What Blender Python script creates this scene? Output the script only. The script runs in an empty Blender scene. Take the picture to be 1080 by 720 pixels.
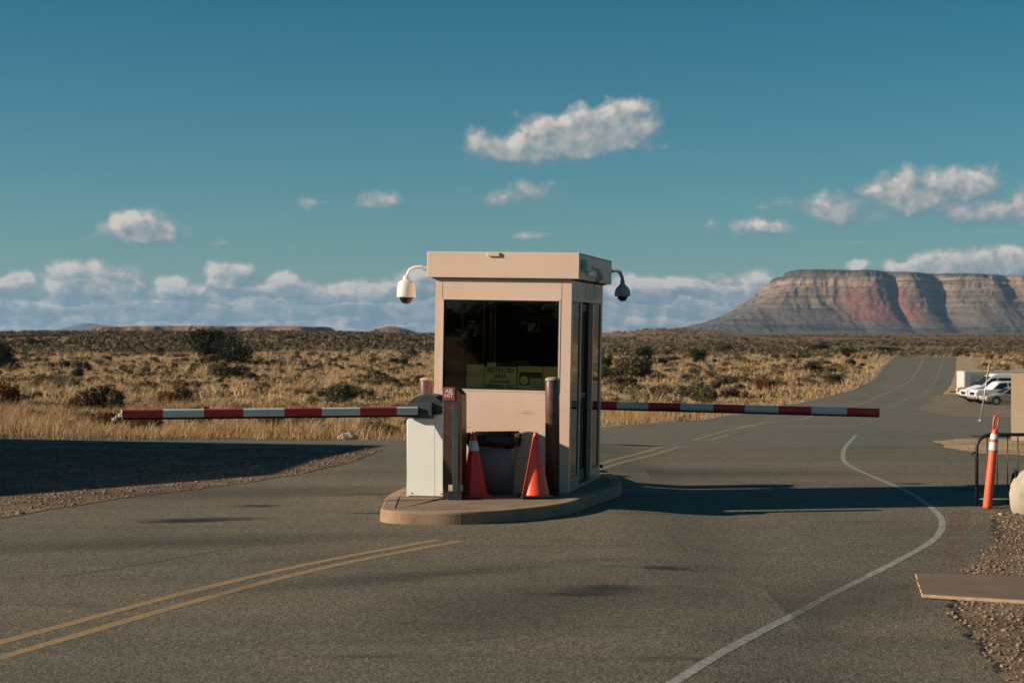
import bpy, bmesh, math, random
import numpy as np
from mathutils import Vector, Matrix

random.seed(7); rng = np.random.default_rng(7)
PI = math.pi
R = math.radians
F = 1870.0; H = 1.85; HY = 350.0; CX = 540.0
scene = bpy.context.scene
col = scene.collection

# ------------------------------------------------------------ terrain height
PROF_Y = [-1e5, 30, 36, 50, 70, 110, 150, 185, 220, 255, 290, 310, 360, 450, 1e6]
PROF_Z = [0, 0, -.14, -.72, -1.65, -3.2, -4.33, -4.5, -4.27, -3.4, -2.18, -2.5, -3.8, -4.5, -4.6]
_py = np.arange(-200, 1200, 1.0)
_pz = np.interp(_py, PROF_Y, PROF_Z)
_k = np.hanning(17); _k /= _k.sum()
_ps = np.convolve(np.pad(_pz, 8, mode='edge'), _k, mode='valid')
_w = np.clip((_py - 30) / 12, 0, 1)
_ps = _ps * _w + _pz * (1 - _w)

def hashn(ix, iy, seed):
    n = (ix.astype(np.int64) * 374761393 + iy.astype(np.int64) * 668265263 + seed * 69069) & 0xffffffff
    n = ((n ^ (n >> 13)) * 1274126177) & 0xffffffff
    n = n ^ (n >> 16)
    return (n & 0xffff) / 65535.0

def vnoise(x, y, seed=0):
    x = np.asarray(x, float); y = np.asarray(y, float)
    ix = np.floor(x); iy = np.floor(y)
    fx = x - ix; fy = y - iy
    fx = fx * fx * (3 - 2 * fx); fy = fy * fy * (3 - 2 * fy)
    a = hashn(ix, iy, seed); b = hashn(ix + 1, iy, seed)
    c = hashn(ix, iy + 1, seed); d = hashn(ix + 1, iy + 1, seed)
    return (a * (1 - fx) + b * fx) * (1 - fy) + (c * (1 - fx) + d * fx) * fy

def fbm(x, y, oct=4, seed=0):
    s = 0; a = .5; t = 0
    for i in range(oct):
        s = s + a * vnoise(x * 2 ** i, y * 2 ** i, seed + i * 17); t += a; a *= .5
    return s / t

def sstep(a, b, x):
    t = np.clip((x - a) / (b - a), 0, 1)
    return t * t * (3 - 2 * t)

def terr(x, y):
    x = np.asarray(x, float); y = np.asarray(y, float)
    z = np.interp(y, _py, _ps)
    b = x / np.maximum(y, 30.0)                       # bearing
    # scrub hill to the left of the booth
    m = sstep(.02, -.10, b) * sstep(230, 700, y) * (1 - sstep(1500, 4000, y))
    z = z + m * 5.3
    # low red mound right of the booth
    z = z + 8.5 * np.exp(-((x - 135) / 75) ** 2 - ((y - 1500) / 260) ** 2) * (0.7 + .6 * vnoise(x / 30, y / 30, 3))
    z = z - .09 * sstep(.9, 2.3, x) * sstep(40, 30, y)      # cross fall of the right lane
    # gentle unevenness, off the road
    z = z + (fbm(x / 22, y / 22, 3, 5) - .5) * .9 * sstep(32, 90, y) * sstep(.07, .0, b)
    z = z + (fbm(x / 160, y / 160, 3, 9) - .5) * 5 * sstep(400, 1200, y)
    return z

def tz(x, y):
    return float(terr(np.array([x]), np.array([y]))[0])

_Y = np.concatenate([np.arange(5, 420, .25), np.geomspace(420, 9000, 1500)])
def at(px, py):
    """point of the ground seen at a pixel of the photograph"""
    X = (px - CX) / F * _Y
    g = H - (py - HY) / F * _Y - terr(X, _Y)
    i = np.argmax(g < 0)
    if g[i] >= 0: i = len(_Y) - 1
    y0, y1 = _Y[i - 1], _Y[i]; g0, g1 = g[i - 1], g[i]
    y = y0 + (y1 - y0) * g0 / (g0 - g1)
    return ((px - CX) / F * y, y)

def apos(px, py, Y):
    """world point on a pixel at depth Y"""
    return Vector(((px - CX) / F * Y, Y, H - (py - HY) / F * Y))

# ------------------------------------------------------------ materials
MATS = {}
class NT:
    def __init__(s, tree): s.t = tree; s.n = tree.nodes; s.l = tree.links
    def add(s, typ, **kw):
        nd = s.n.new(typ)
        for k, v in kw.items():
            if k == 'inp':
                for kk, vv in v.items():
                    if isinstance(vv, bpy.types.NodeSocket): s.l.new(vv, nd.inputs[kk])
                    else: nd.inputs[kk].default_value = vv
            else: setattr(nd, k, v)
        return nd
    def math(s, op, a, b=None, clamp=False, c=None):
        nd = s.n.new('ShaderNodeMath'); nd.operation = op; nd.use_clamp = clamp
        for i, v in enumerate((a, b, c)):
            if v is None: continue
            if isinstance(v, bpy.types.NodeSocket): s.l.new(v, nd.inputs[i])
            else: nd.inputs[i].default_value = v
        return nd.outputs[0]
    def vmath(s, op, a, b=None):
        nd = s.n.new('ShaderNodeVectorMath'); nd.operation = op
        for i, v in enumerate((a, b)):
            if v is None: continue
            if isinstance(v, bpy.types.NodeSocket): s.l.new(v, nd.inputs[i])
            else: nd.inputs[i].default_value = v
        return nd
    def mix(s, f, a, b, blend='MIX'):
        nd = s.n.new('ShaderNodeMix'); nd.data_type = 'RGBA'; nd.blend_type = blend
        for sock, v in ((nd.inputs[0], f), (nd.inputs[6], a), (nd.inputs[7], b)):
            if isinstance(v, bpy.types.NodeSocket): s.l.new(v, sock)
            elif isinstance(v, (int, float)): sock.default_value = v
            else: sock.default_value = (*v, 1) if len(v) == 3 else v
        return nd.outputs[2]
    def ramp(s, f, stops, interp='LINEAR'):
        nd = s.n.new('ShaderNodeValToRGB'); cr = nd.color_ramp; cr.interpolation = interp
        while len(cr.elements) < len(stops): cr.elements.new(.5)
        for e, (p, c) in zip(cr.elements, stops):
            e.position = p
            if isinstance(c, (int, float)): c = (c, c, c)
            e.color = (*c, 1)
        s.l.new(f, nd.inputs[0]); return nd.outputs[0]
    def noise(s, vec, scale, detail=3, rough=.55, dist=0):
        nd = s.n.new('ShaderNodeTexNoise'); nd.inputs['Scale'].default_value = scale
        nd.inputs['Detail'].default_value = detail; nd.inputs['Roughness'].default_value = rough
        nd.inputs['Distortion'].default_value = dist
        if vec is not None: s.l.new(vec, nd.inputs['Vector'])
        return nd.outputs[0]

def newmat(name):
    m = bpy.data.materials.new(name); m.use_nodes = True
    m.node_tree.nodes.clear(); t = NT(m.node_tree)
    out = t.add('ShaderNodeOutputMaterial'); p = t.add('ShaderNodeBsdfPrincipled')
    t.l.new(p.outputs[0], out.inputs[0])
    return m, t, p, out

def pmat(name, c, rough=.6, metal=0.0, spec=.5, var=.15, scale=6.0, bump=0.0, bscale=60.0, dirt=0.0, dirtc=(.2, .14, .09)):
    """painted / plain material with a little procedural wear"""
    m, t, p, out = newmat(name)
    g = t.add('ShaderNodeNewGeometry').outputs['Position']
    tc = t.add('ShaderNodeTexCoord').outputs['Object']
    n = t.noise(tc, scale, 4, .6)
    lo = tuple(x * (1 - var) for x in c); hi = tuple(min(1, x * (1 + var)) for x in c)
    cc = t.ramp(n, [(.3, lo), (.7, hi)])
    if dirt > 0:
        n2 = t.noise(tc, scale * 2.3, 6, .7)
        f = t.ramp(n2, [(.5, 0.0), (.75, dirt)])
        cc = t.mix(f, cc, dirtc)
    t.l.new(cc, p.inputs['Base Color'])
    rr = t.ramp(n, [(.3, max(.02, rough - .06)), (.7, min(1, rough + .08))])
    t.l.new(rr, p.inputs['Roughness'])
    p.inputs['Metallic'].default_value = metal
    p.inputs['Specular IOR Level'].default_value = spec
    if bump > 0:
        b = t.add('ShaderNodeBump', inp={'Height': t.noise(tc, bscale, 3), 'Strength': bump, 'Distance': .01})
        t.l.new(b.outputs[0], p.inputs['Normal'])
    return m

# --- asphalt (chip seal)
def asphalt_mat(name, base=(.134, .115, .083), stains=True):
    m, t, p, out = newmat(name)
    g = t.add('ShaderNodeNewGeometry').outputs['Position']
    v = t.add('ShaderNodeTexVoronoi', feature='F1'); v.inputs['Scale'].default_value = 75; t.l.new(g, v.inputs['Vector'])
    grain = t.ramp(v.outputs['Color'], [(.1, .45), (.5, .95), (.9, 1.75)])
    fine = t.ramp(t.noise(g, 42, 3, .8), [(.3, .62), (.5, 1.0), (.7, 1.45)])
    c = t.mix(1.0, base, grain, 'MULTIPLY'); c = t.mix(1.0, c, fine, 'MULTIPLY')
    big = t.ramp(t.noise(g, .22, 4, .6), [(.3, (.82, .84, .84)), (.55, (1.02, 1, .96)), (.75, (1.12, 1.06, .98))])
    c = t.mix(1.0, c, big, 'MULTIPLY')
    # stretched wheel-track patches
    mp = t.add('ShaderNodeMapping'); mp.inputs['Rotation'].default_value = (0, 0, R(-20)); mp.inputs['Scale'].default_value = (.18, 1.3, 1)
    t.l.new(g, mp.inputs['Vector'])
    tr = t.ramp(t.noise(mp.outputs[0], 1.0, 4, .55, .3), [(.3, (.84, .85, .86)), (.5, 1.0), (.72, (1.1, 1.07, 1.02))])
    c = t.mix(1.0, c, tr, 'MULTIPLY')
    if stains:
        mp2 = t.add('ShaderNodeMapping'); mp2.inputs['Scale'].default_value = (.75, 2.6, 1); t.l.new(g, mp2.inputs['Vector'])
        st = t.ramp(t.noise(mp2.outputs[0], .6, 6, .65), [(.60, 0.0), (.70, .6)])
        c = t.mix(st, c, (.035, .033, .03))
        sd = t.ramp(t.noise(g, .55, 6, .7, .5), [(.6, 0.0), (.72, .3)])
        c = t.mix(sd, c, (.2, .15, .1))
    t.l.new(c, p.inputs['Base Color'])
    p.inputs['Roughness'].default_value = .85; p.inputs['Specular IOR Level'].default_value = .3
    hgt = t.math('ADD', v.outputs['Distance'], t.noise(g, 30, 3, .7))
    b = t.add('ShaderNodeBump', inp={'Height': hgt, 'Strength': .55, 'Distance': .006})
    t.l.new(b.outputs[0], p.inputs['Normal'])
    return m

def dirt_mat(name, a, b_, c_, s1=1.2, pebble=True, bump=.6):
    m, t, p, out = newmat(name)
    g = t.add('ShaderNodeNewGeometry').outputs['Position']
    n = t.noise(g, s1, 8, .65)
    c = t.ramp(n, [(.3, a), (.5, b_), (.7, c_)])
    n3 = t.ramp(t.noise(g, 14, 4, .8), [(.3, .7), (.7, 1.3)])
    c = t.mix(1.0, c, n3, 'MULTIPLY')
    if pebble:
        v = t.add('ShaderNodeTexVoronoi'); v.inputs['Scale'].default_value = 28; t.l.new(g, v.inputs['Vector'])
        pv = t.ramp(v.outputs['Color'], [(.2, .7), (.8, 1.35)]); c = t.mix(1.0, c, pv, 'MULTIPLY')
    t.l.new(c, p.inputs['Base Color']); p.inputs['Roughness'].default_value = .95; p.inputs['Specular IOR Level'].default_value = .1
    b = t.add('ShaderNodeBump', inp={'Height': t.noise(g, 25, 6, .8), 'Strength': bump, 'Distance': .03})
    t.l.new(b.outputs[0], p.inputs['Normal'])
    return m

def ground_mat():
    m, t, p, out = newmat('desert_ground')
    g = t.add('ShaderNodeNewGeometry').outputs['Position']
    n1 = t.noise(g, .05, 6, .6)
    n2 = t.noise(g, .7, 6, .7)
    straw = t.ramp(n2, [(.3, (.22, .14, .075)), (.5, (.36, .25, .14)), (.7, (.46, .33, .2))])
    red = t.ramp(n2, [(.3, (.16, .085, .05)), (.6, (.30, .17, .10)), (.8, (.36, .23, .15))])
    sep = t.add('ShaderNodeSeparateXYZ'); t.l.new(g, sep.inputs[0])
    far = t.ramp(t.math('DIVIDE', sep.outputs[1], 1600.0), [(.16, 0.0), (.35, .75)])
    f = t.math('ADD', far, t.ramp(n1, [(.4, 0.0), (.7, .5)]), clamp=True)
    c = t.mix(f, straw, red)
    sp = t.ramp(t.noise(g, .12, 8, .75), [(.42, 0.0), (.58, .8)])      # scrub tone far off
    sp = t.math('MULTIPLY', sp, t.ramp(t.math('DIVIDE', sep.outputs[1], 4000.0), [(.08, 0.0), (.2, 1.0)]))
    c = t.mix(sp, c, (.085, .075, .05))
    t.l.new(c, p.inputs['Base Color']); p.inputs['Roughness'].default_value = .95; p.inputs['Specular IOR Level'].default_value = .05
    b = t.add('ShaderNodeBump', inp={'Height': t.noise(g, 4, 8, .8), 'Strength': .6, 'Distance': .1})
    t.l.new(b.outputs[0], p.inputs['Normal'])
    return m

def leaf_mat(name, stops, nscale=.6, trans=.25, vert=None):
    m, t, p, out = newmat(name)
    g = t.add('ShaderNodeNewGeometry').outputs['Position']
    oi = t.add('ShaderNodeObjectInfo').outputs['Random']
    at_ = t.add('ShaderNodeAttribute', attribute_name='rnd').outputs['Fac']
    n = t.noise(g, nscale, 4, .6)
    f = t.math('ADD', t.math('MULTIPLY', n, .55), t.math('ADD', t.math('MULTIPLY', oi, .15), t.math('MULTIPLY', at_, .45)))
    f = t.math('SUBTRACT', f, .08)
    c = t.ramp(f, stops)
    t.l.new(c, p.inputs['Base Color']); p.inputs['Roughness'].default_value = .85; p.inputs['Specular IOR Level'].default_value = .15
    tr = t.add('ShaderNodeBsdfTranslucent'); t.l.new(c, tr.inputs['Color'])
    mx = t.add('ShaderNodeMixShader'); mx.inputs[0].default_value = trans
    t.l.new(p.outputs[0], mx.inputs[1]); t.l.new(tr.outputs[0], mx.inputs[2]); t.l.new(mx.outputs[0], out.inputs[0])
    return m

def glass_mat(name, tint, gloss=1.0, rough=.02, ior=1.5):
    m = bpy.data.materials.new(name); m.use_nodes = True; m.node_tree.nodes.clear(); t = NT(m.node_tree)
    out = t.add('ShaderNodeOutputMaterial')
    tr = t.add('ShaderNodeBsdfTransparent'); tr.inputs[0].default_value = (*tint, 1)
    g = t.add('ShaderNodeBsdfGlossy'); g.inputs['Roughness'].default_value = rough; g.inputs[0].default_value = (gloss, gloss, gloss, 1)
    fr = t.add('ShaderNodeFresnel'); fr.inputs[0].default_value = ior
    mx = t.add('ShaderNodeMixShader'); t.l.new(fr.outputs[0], mx.inputs[0]); t.l.new(tr.outputs[0], mx.inputs[1]); t.l.new(g.outputs[0], mx.inputs[2])
    t.l.new(mx.outputs[0], out.inputs[0])
    return m

def paint_line_mat(name, c, wear=.45):
    m, t, p, out = newmat(name)
    g = t.add('ShaderNodeNewGeometry').outputs['Position']
    v = t.add('ShaderNodeTexVoronoi'); v.inputs['Scale'].default_value = 75; t.l.new(g, v.inputs['Vector'])
    grain = t.ramp(v.outputs['Color'], [(.1, .7), (.9, 1.3)])
    cc = t.mix(1.0, c, grain, 'MULTIPLY')
    w = t.ramp(t.noise(g, 22, 6, .8), [(wear - .08, 1.0), (wear + .12, 0.0)])
    w2 = t.ramp(t.noise(g, 1.1, 3, .6), [(.35, .35), (.65, 0.0)])
    f = t.math('MAXIMUM', w, w2)
    cc = t.mix(t.math('MULTIPLY', f, .75), cc, (.115, .108, .092))
    t.l.new(cc, p.inputs['Base Color']); p.inputs['Roughness'].default_value = .8
    return m

M = {}
M['asphalt'] = asphalt_mat('asphalt')
M['asphalt_far'] = asphalt_mat('asphalt_far', (.138, .126, .100))
M['parking'] = dirt_mat('parking_surface', (.15, .118, .088), (.20, .16, .12), (.25, .20, .155), .4, False)
M['gravel'] = dirt_mat('gravel', (.10, .066, .044), (.17, .115, .078), (.26, .19, .13), 1.5)
M['sand'] = dirt_mat('sand', (.25, .17, .10), (.36, .26, .16), (.46, .35, .23), 1.0)
M['ground'] = ground_mat()
M['yellow'] = paint_line_mat('yellow_line_paint', (.33, .20, .075), .42)
M['yellow_faded'] = paint_line_mat('yellow_line_faded', (.30, .21, .09), .46)
M['white_line'] = paint_line_mat('white_line_paint', (.36, .345, .29), .50)
def spray_mat():
    m, t, p, out = newmat('red_spray_paint'); g = t.add('ShaderNodeNewGeometry').outputs['Position']
    p.inputs['Base Color'].default_value = (.22, .07, .06, 1); p.inputs['Roughness'].default_value = .9
    a = t.math('MULTIPLY', t.ramp(t.noise(g, 60, 4, .8), [(.42, 0.0), (.62, .7)]), t.ramp(t.noise(g, 5, 4, .7), [(.42, 0.0), (.6, 1.0)]))
    t.l.new(a, p.inputs['Alpha']); return m
M['red_spray'] = spray_mat()
M['crack_and_shadow'] = pmat('filler_and_shadow', (.015, .014, .013), .9)
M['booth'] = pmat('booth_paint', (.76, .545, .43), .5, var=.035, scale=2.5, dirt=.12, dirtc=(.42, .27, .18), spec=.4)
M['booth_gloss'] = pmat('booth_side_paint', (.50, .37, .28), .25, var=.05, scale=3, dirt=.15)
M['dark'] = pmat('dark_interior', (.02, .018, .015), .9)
M['black'] = pmat('black_plastic', (.012, .012, .013), .35, var=.3)
M['black_metal'] = pmat('black_metal', (.015, .015, .016), .4, var=.3)
M['interior_brown'] = pmat('interior_brown', (.16, .08, .035), .7)
M['bronze'] = pmat('bronze_frame', (.09, .065, .05), .35, metal=.4)
M['glass'] = glass_mat('booth_glass', (.95, .87, .74), ior=1.36)
M['glass_side'] = glass_mat('side_glass', (.5, .47, .42))
M['white_cab'] = pmat('white_cabinet_paint', (.86, .84, .77), .45, var=.02, dirt=.05)
M['white_plastic'] = pmat('white_plastic', (.76, .73, .66), .4, var=.04)
M['grey_plastic'] = pmat('grey_plastic', (.36, .37, .37), .45, var=.08)
M['green_metal'] = pmat('dark_green_metal', (.045, .06, .058), .4, metal=.2, var=.15)
M['maroon'] = pmat('maroon_paint', (.055, .022, .016), .38, var=.2, scale=5, dirt=.25, dirtc=(.16, .09, .06))
M['bollard'] = pmat('bollard_brown', (.095, .048, .033), .34, var=.2, scale=5, dirt=.3, dirtc=(.17, .10, .07))
M['cap'] = pmat('bollard_cap', (.36, .27, .15), .7, var=.25, scale=20)
M['stripe_red'] = pmat('red_reflective', (.50, .035, .025), .4, var=.12, scale=9, dirt=.25, dirtc=(.3, .12, .09))
M['stripe_white'] = pmat('white_reflective', (.68, .68, .62), .45, var=.06, scale=9, dirt=.3, dirtc=(.36, .34, .28))
M['rubber'] = pmat('rubber', (.012, .012, .012), .8)
M['cone_red'] = pmat('cone_deep_red', (.86, .035, .02), .35, var=.12, scale=8, dirt=.15, dirtc=(.25, .05, .03))
M['cone_orange'] = pmat('cone_orange', (.88, .085, .038), .4, var=.1, scale=8, dirt=.25, dirtc=(.45, .09, .05))
M['orange'] = pmat('delineator_orange', (.80, .12, .05), .4, var=.06)
M['collar'] = pmat('reflective_collar', (.75, .73, .68), .35, var=.05)
M['kerb'] = pmat('kerb_concrete', (.30, .19, .118), .85, var=.16, scale=3, bump=.4, dirt=.5, dirtc=(.16, .11, .075))
M['slab'] = pmat('island_slab', (.21, .145, .095), .85, var=.18, scale=2.4, bump=.4, dirt=.45, dirtc=(.12, .09, .065))
M['paper'] = pmat('sign_paper', (.66, .57, .30), .7, var=.06)
M['paper2'] = pmat('sign_paper_white', (.62, .58, .38), .7, var=.04)
M['ink'] = pmat('ink', (.015, .015, .012), .7)
M['photo'] = pmat('poster_picture', (.05, .05, .035), .6, var=.8, scale=40)
M['sign_red'] = pmat('red_sign', (.19, .04, .034), .5, var=.1)
M['sign_text'] = pmat('sign_lettering', (.65, .50, .47), .5)
M['label'] = pmat('label', (.55, .38, .27), .6, var=.3, scale=40)
M['bin'] = pmat('bin_plastic', (.19, .19, .18), .5, var=.05)
M['bag'] = pmat('bag_plastic', (.01, .01, .011), .25, bump=.8, bscale=40)
M['board'] = pmat('board', (.165, .11, .07), .75, var=.12, scale=3, bump=.2, dirt=.3, dirtc=(.12, .085, .06))
M['board_edge'] = pmat('board_edge', (.42, .28, .17), .8, var=.2, scale=20)
M['wall_tan'] = pmat('tan_stucco', (.40, .29, .19), .85, var=.06, bump=.4, bscale=50)
M['stone'] = pmat('pale_stone', (.50, .45, .38), .9, var=.3, scale=5, bump=.8, bscale=12, dirt=.4, dirtc=(.26, .2, .15))
M['sack'] = pmat('weathered_sack', (.38, .32, .25), .8, var=.15, scale=6, bump=.7, bscale=14, dirt=.4, dirtc=(.4, .3, .21))
M['galv'] = pmat('galvanised', (.4, .39, .36), .45, metal=.5)
M['car_white'] = pmat('vehicle_white', (.80, .80, .78), .3, var=.02)
M['trailer_paint'] = pmat('trailer_paint', (.5, .49, .46), .5)
M['car_silver'] = pmat('vehicle_beige', (.34, .29, .235), .3, var=.04)
M['car_red'] = pmat('vehicle_red', (.22, .035, .03), .35, var=.05)
M['car_green'] = pmat('vehicle_green_stripe', (.05, .28, .17), .35)
M['trailer'] = pmat('trailer_grey', (.36, .34, .31), .5, var=.03)
M['car_glass'] = pmat('vehicle_glass', (.012, .014, .016), .25)
M['chrome'] = pmat('wheel_rim', (.5, .5, .48), .3, metal=.7)
M['light_lens'] = pmat('headlight_lens', (.75, .72, .65), .2)
M['bark'] = pmat('bark', (.09, .065, .045), .9)
M['grass'] = leaf_mat('dry_grass', [(.15, (.17, .085, .035)), (.4, (.37, .22, .10)), (.65, (.56, .42, .245)), (.9, (.66, .55, .37))], .35, .3)
M['sage'] = leaf_mat('sage_leaves', [(.15, (.07, .055, .033)), (.45, (.17, .135, .08)), (.8, (.31, .25, .155))], 1.2, .15)
M['olive'] = leaf_mat('olive_leaves', [(.15, (.055, .05, .025)), (.45, (.12, .105, .052)), (.8, (.21, .18, .09))], 1.2, .15)
M['juniper'] = leaf_mat('juniper_leaves', [(.15, (.018, .022, .012)), (.45, (.035, .04, .02)), (.8, (.065, .068, .034))], 1.5, .1)
M['dry'] = leaf_mat('dry_twigs', [(.15, (.10, .06, .032)), (.45, (.19, .12, .065)), (.8, (.32, .21, .12))], 1.2, .15)
M['rust'] = leaf_mat('rusty_leaves', [(.15, (.10, .04, .015)), (.45, (.19, .08, .03)), (.8, (.28, .14, .06))], 1.2, .15)
M['scrub'] = leaf_mat('far_scrub', [(.15, (.042, .033, .02)), (.45, (.105, .08, .048)), (.8, (.21, .16, .095))], .05, .1)

# ------------------------------------------------------------ mesh helpers
class MB:
    def __init__(s): s.v = []; s.f = []; s.m = []; s.sm = []
    def _add(s, vs, fs, mi=0, smooth=False, mat=None):
        b = len(s.v)
        if mat is not None: vs = [mat @ Vector(v) for v in vs]
        s.v.extend([tuple(v) for v in vs])
        for f in fs:
            s.f.append(tuple(b + i for i in f)); s.m.append(mi); s.sm.append(smooth)
    def box(s, x0, x1, y0, y1, z0, z1, mi=0, mat=None, bev=0.0):
        if bev > 0:
            bm = bmesh.new()
            bmesh.ops.create_cube(bm, size=1)
            for v in bm.verts:
                v.co = Vector(((x0 + x1) / 2 + v.co.x * (x1 - x0), (y0 + y1) / 2 + v.co.y * (y1 - y0), (z0 + z1) / 2 + v.co.z * (z1 - z0)))
            bmesh.ops.bevel(bm, geom=bm.edges[:], offset=bev, segments=2, affect='EDGES', profile=.5)
            bm.verts.index_update()
            s._add([v.co.copy() for v in bm.verts], [[v.index for v in f.verts] for f in bm.faces], mi, False, mat)
            bm.free(); return s
        vs = [(x0, y0, z0), (x1, y0, z0), (x1, y1, z0), (x0, y1, z0), (x0, y0, z1), (x1, y0, z1), (x1, y1, z1), (x0, y1, z1)]
        fs = [(0, 3, 2, 1), (4, 5, 6, 7), (0, 1, 5, 4), (1, 2, 6, 5), (2, 3, 7, 6), (3, 0, 4, 7)]
        s._add(vs, fs, mi, False, mat); return s
    def lathe(s, prof, n=24, c=(0, 0, 0), mi=0, mat=None, smooth=True, cap=True):
        vs = []; fs = []
        for r, z in prof:
            for k in range(n):
                a = 2 * PI * (k + .5) / n
                vs.append((c[0] + r * math.cos(a), c[1] + r * math.sin(a), c[2] + z))
        for i in range(len(prof) - 1):
            for k in range(n):
                k2 = (k + 1) % n
                fs.append((i * n + k, i * n + k2, (i + 1) * n + k2, (i + 1) * n + k))
        s._add(vs, fs, mi, smooth, mat)
        if cap:
            for i in (0, len(prof) - 1):
                if prof[i][0] > 1e-4:
                    idx = list(range(i * n, i * n + n))
                    if i == 0: idx = idx[::-1]
                    b = len(s.v) - len(vs)
                    s.f.append(tuple(b + q for q in idx)); s.m.append(mi); s.sm.append(False)
        return s
    def tube(s, pts, r, n=10, mi=0, mat=None, cap=True):
        pts = [Vector(p) for p in pts]; vs = []; fs = []
        rr = r if isinstance(r, (list, tuple)) else [r] * len(pts)
        up = Vector((0, 0, 1))
        t0 = (pts[1] - pts[0]).normalized()
        if abs(t0.dot(up)) > .95: up = Vector((0, 1, 0))
        nx = t0.cross(up).normalized()
        for i, p in enumerate(pts):
            if i == 0: t = t0
            elif i == len(pts) - 1: t = (pts[i] - pts[i - 1]).normalized()
            else: t = ((pts[i + 1] - pts[i]).normalized() + (pts[i] - pts[i - 1]).normalized()).normalized()
            nx = (nx - t * nx.dot(t)).normalized(); ny = t.cross(nx)
            for k in range(n):
                a = 2 * PI * k / n
                vs.append(p + nx * math.cos(a) * rr[i] + ny * math.sin(a) * rr[i])
        for i in range(len(pts) - 1):
            for k in range(n):
                k2 = (k + 1) % n
                fs.append((i * n + k, i * n + k2, (i + 1) * n + k2, (i + 1) * n + k))
        if cap:
            fs.append(tuple(range(n))[::-1]); fs.append(tuple((len(pts) - 1) * n + k for k in range(n)))
        s._add(vs, fs, mi, True, mat); return s
    def prism(s, poly, z0, z1, mi=0, mat=None, axis='z', mi_top=None):
        """poly extruded along an axis"""
        n = len(poly)
        def P(a, b, c):
            return (a, b, c) if axis == 'z' else (a, c, b)
        vs = [P(a, b, z0) for a, b in poly] + [P(a, b, z1) for a, b in poly]
        fs = [tuple(range(n))[::-1]] + [(i, (i + 1) % n, n + (i + 1) % n, n + i) for i in range(n)]
        s._add(vs, fs, mi, False, mat)
        s._add(vs, [tuple(n + i for i in range(n))], mi if mi_top is None else mi_top, False, mat)
        return s
    def quad(s, a, b, c, d, mi=0): s._add([a, b, c, d], [(0, 1, 2, 3)], mi); return s
    def build(s, name, mats, parent=None, fixn=True):
        me = bpy.data.meshes.new(name); me.from_pydata(s.v, [], s.f)
        if not isinstance(mats, (list, tuple)): mats = [mats]
        for m in mats: me.materials.append(M[m] if isinstance(m, str) else m)
        me.polygons.foreach_set('material_index', s.m); me.polygons.foreach_set('use_smooth', s.sm)
        if fixn:
            bm = bmesh.new(); bm.from_mesh(me); bmesh.ops.recalc_face_normals(bm, faces=bm.faces[:]); bm.to_mesh(me); bm.free()
        me.update()
        o = bpy.data.objects.new(name, me); col.objects.link(o)
        if parent is not None: o.parent = parent
        return o

def npmesh(name, V, Fc, mat, attr=None, nverts=3):
    """fast mesh from numpy: V (n,3), Fc (m,nverts)"""
    me = bpy.data.meshes.new(name)
    me.vertices.add(len(V)); me.vertices.foreach_set('co', np.asarray(V, np.float32).ravel())
    k = Fc.shape[1]
    me.loops.add(len(Fc) * k); me.loops.foreach_set('vertex_index', np.asarray(Fc, np.int32).ravel())
    me.polygons.add(len(Fc)); me.polygons.foreach_set('loop_start', np.arange(0, len(Fc) * k, k, dtype=np.int32))
    me.update(calc_edges=True)
    if attr is not None:
        a = me.attributes.new('rnd', 'FLOAT', 'POINT'); a.data.foreach_set('value', np.asarray(attr, np.float32))
    me.materials.append(M[mat] if isinstance(mat, str) else mat)
    return me

def link(name, me, parent=None):
    o = bpy.data.objects.new(name, me); col.objects.link(o)
    if parent is not None: o.parent = parent
    return o

def tag(o, label=None, cat=None, group=None, kind=None):
    if label: o['label'] = label
    if cat: o['category'] = cat
    if group: o['group'] = group
    if kind: o['kind'] = kind
    return o

def thing(name, label, cat, loc=(0, 0, 0), rotz=0, group=None):
    o = bpy.data.objects.new(name, None); col.objects.link(o)
    o.empty_display_size = .2; o.location = loc; o.rotation_euler = (0, 0, rotz)
    return tag(o, label, cat, group)

def structure(name, o, label=None, cat=None):
    tag(o, label, cat, None, 'structure'); return o

def textmesh(name, body, size, mat, parent, loc, rot, align='CENTER', sx=1.0):
    cu = bpy.data.curves.new(name, 'FONT'); cu.body = body; cu.size = size; cu.align_x = align; cu.align_y = 'CENTER'; cu.extrude = .0008
    cu.offset = .0015
    to = bpy.data.objects.new(name + '_tmp', cu); col.objects.link(to)
    dg = bpy.context.evaluated_depsgraph_get(); dg.update()
    me = bpy.data.meshes.new_from_object(to.evaluated_get(dg))
    bpy.data.objects.remove(to); me.materials.clear(); me.materials.append(M[mat]); me.name = name
    o = link(name, me, parent); o.location = loc; o.rotation_euler = rot; o.scale = (sx, 1, 1)
    return o

# ------------------------------------------------------------ ground sheet
def grid_mesh(name, rows, mat):
    """rows: list of arrays (n,3), all same n"""
    A = np.array(rows); r, n, _ = A.shape
    idx = np.arange(r * n).reshape(r, n)
    Fc = np.stack([idx[:-1, :-1], idx[:-1, 1:], idx[1:, 1:], idx[1:, :-1]], -1).reshape(-1, 4)
    me = npmesh(name, A.reshape(-1, 3), Fc, mat)
    me.polygons.foreach_set('use_smooth', [True] * len(me.polygons))
    return me

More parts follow.
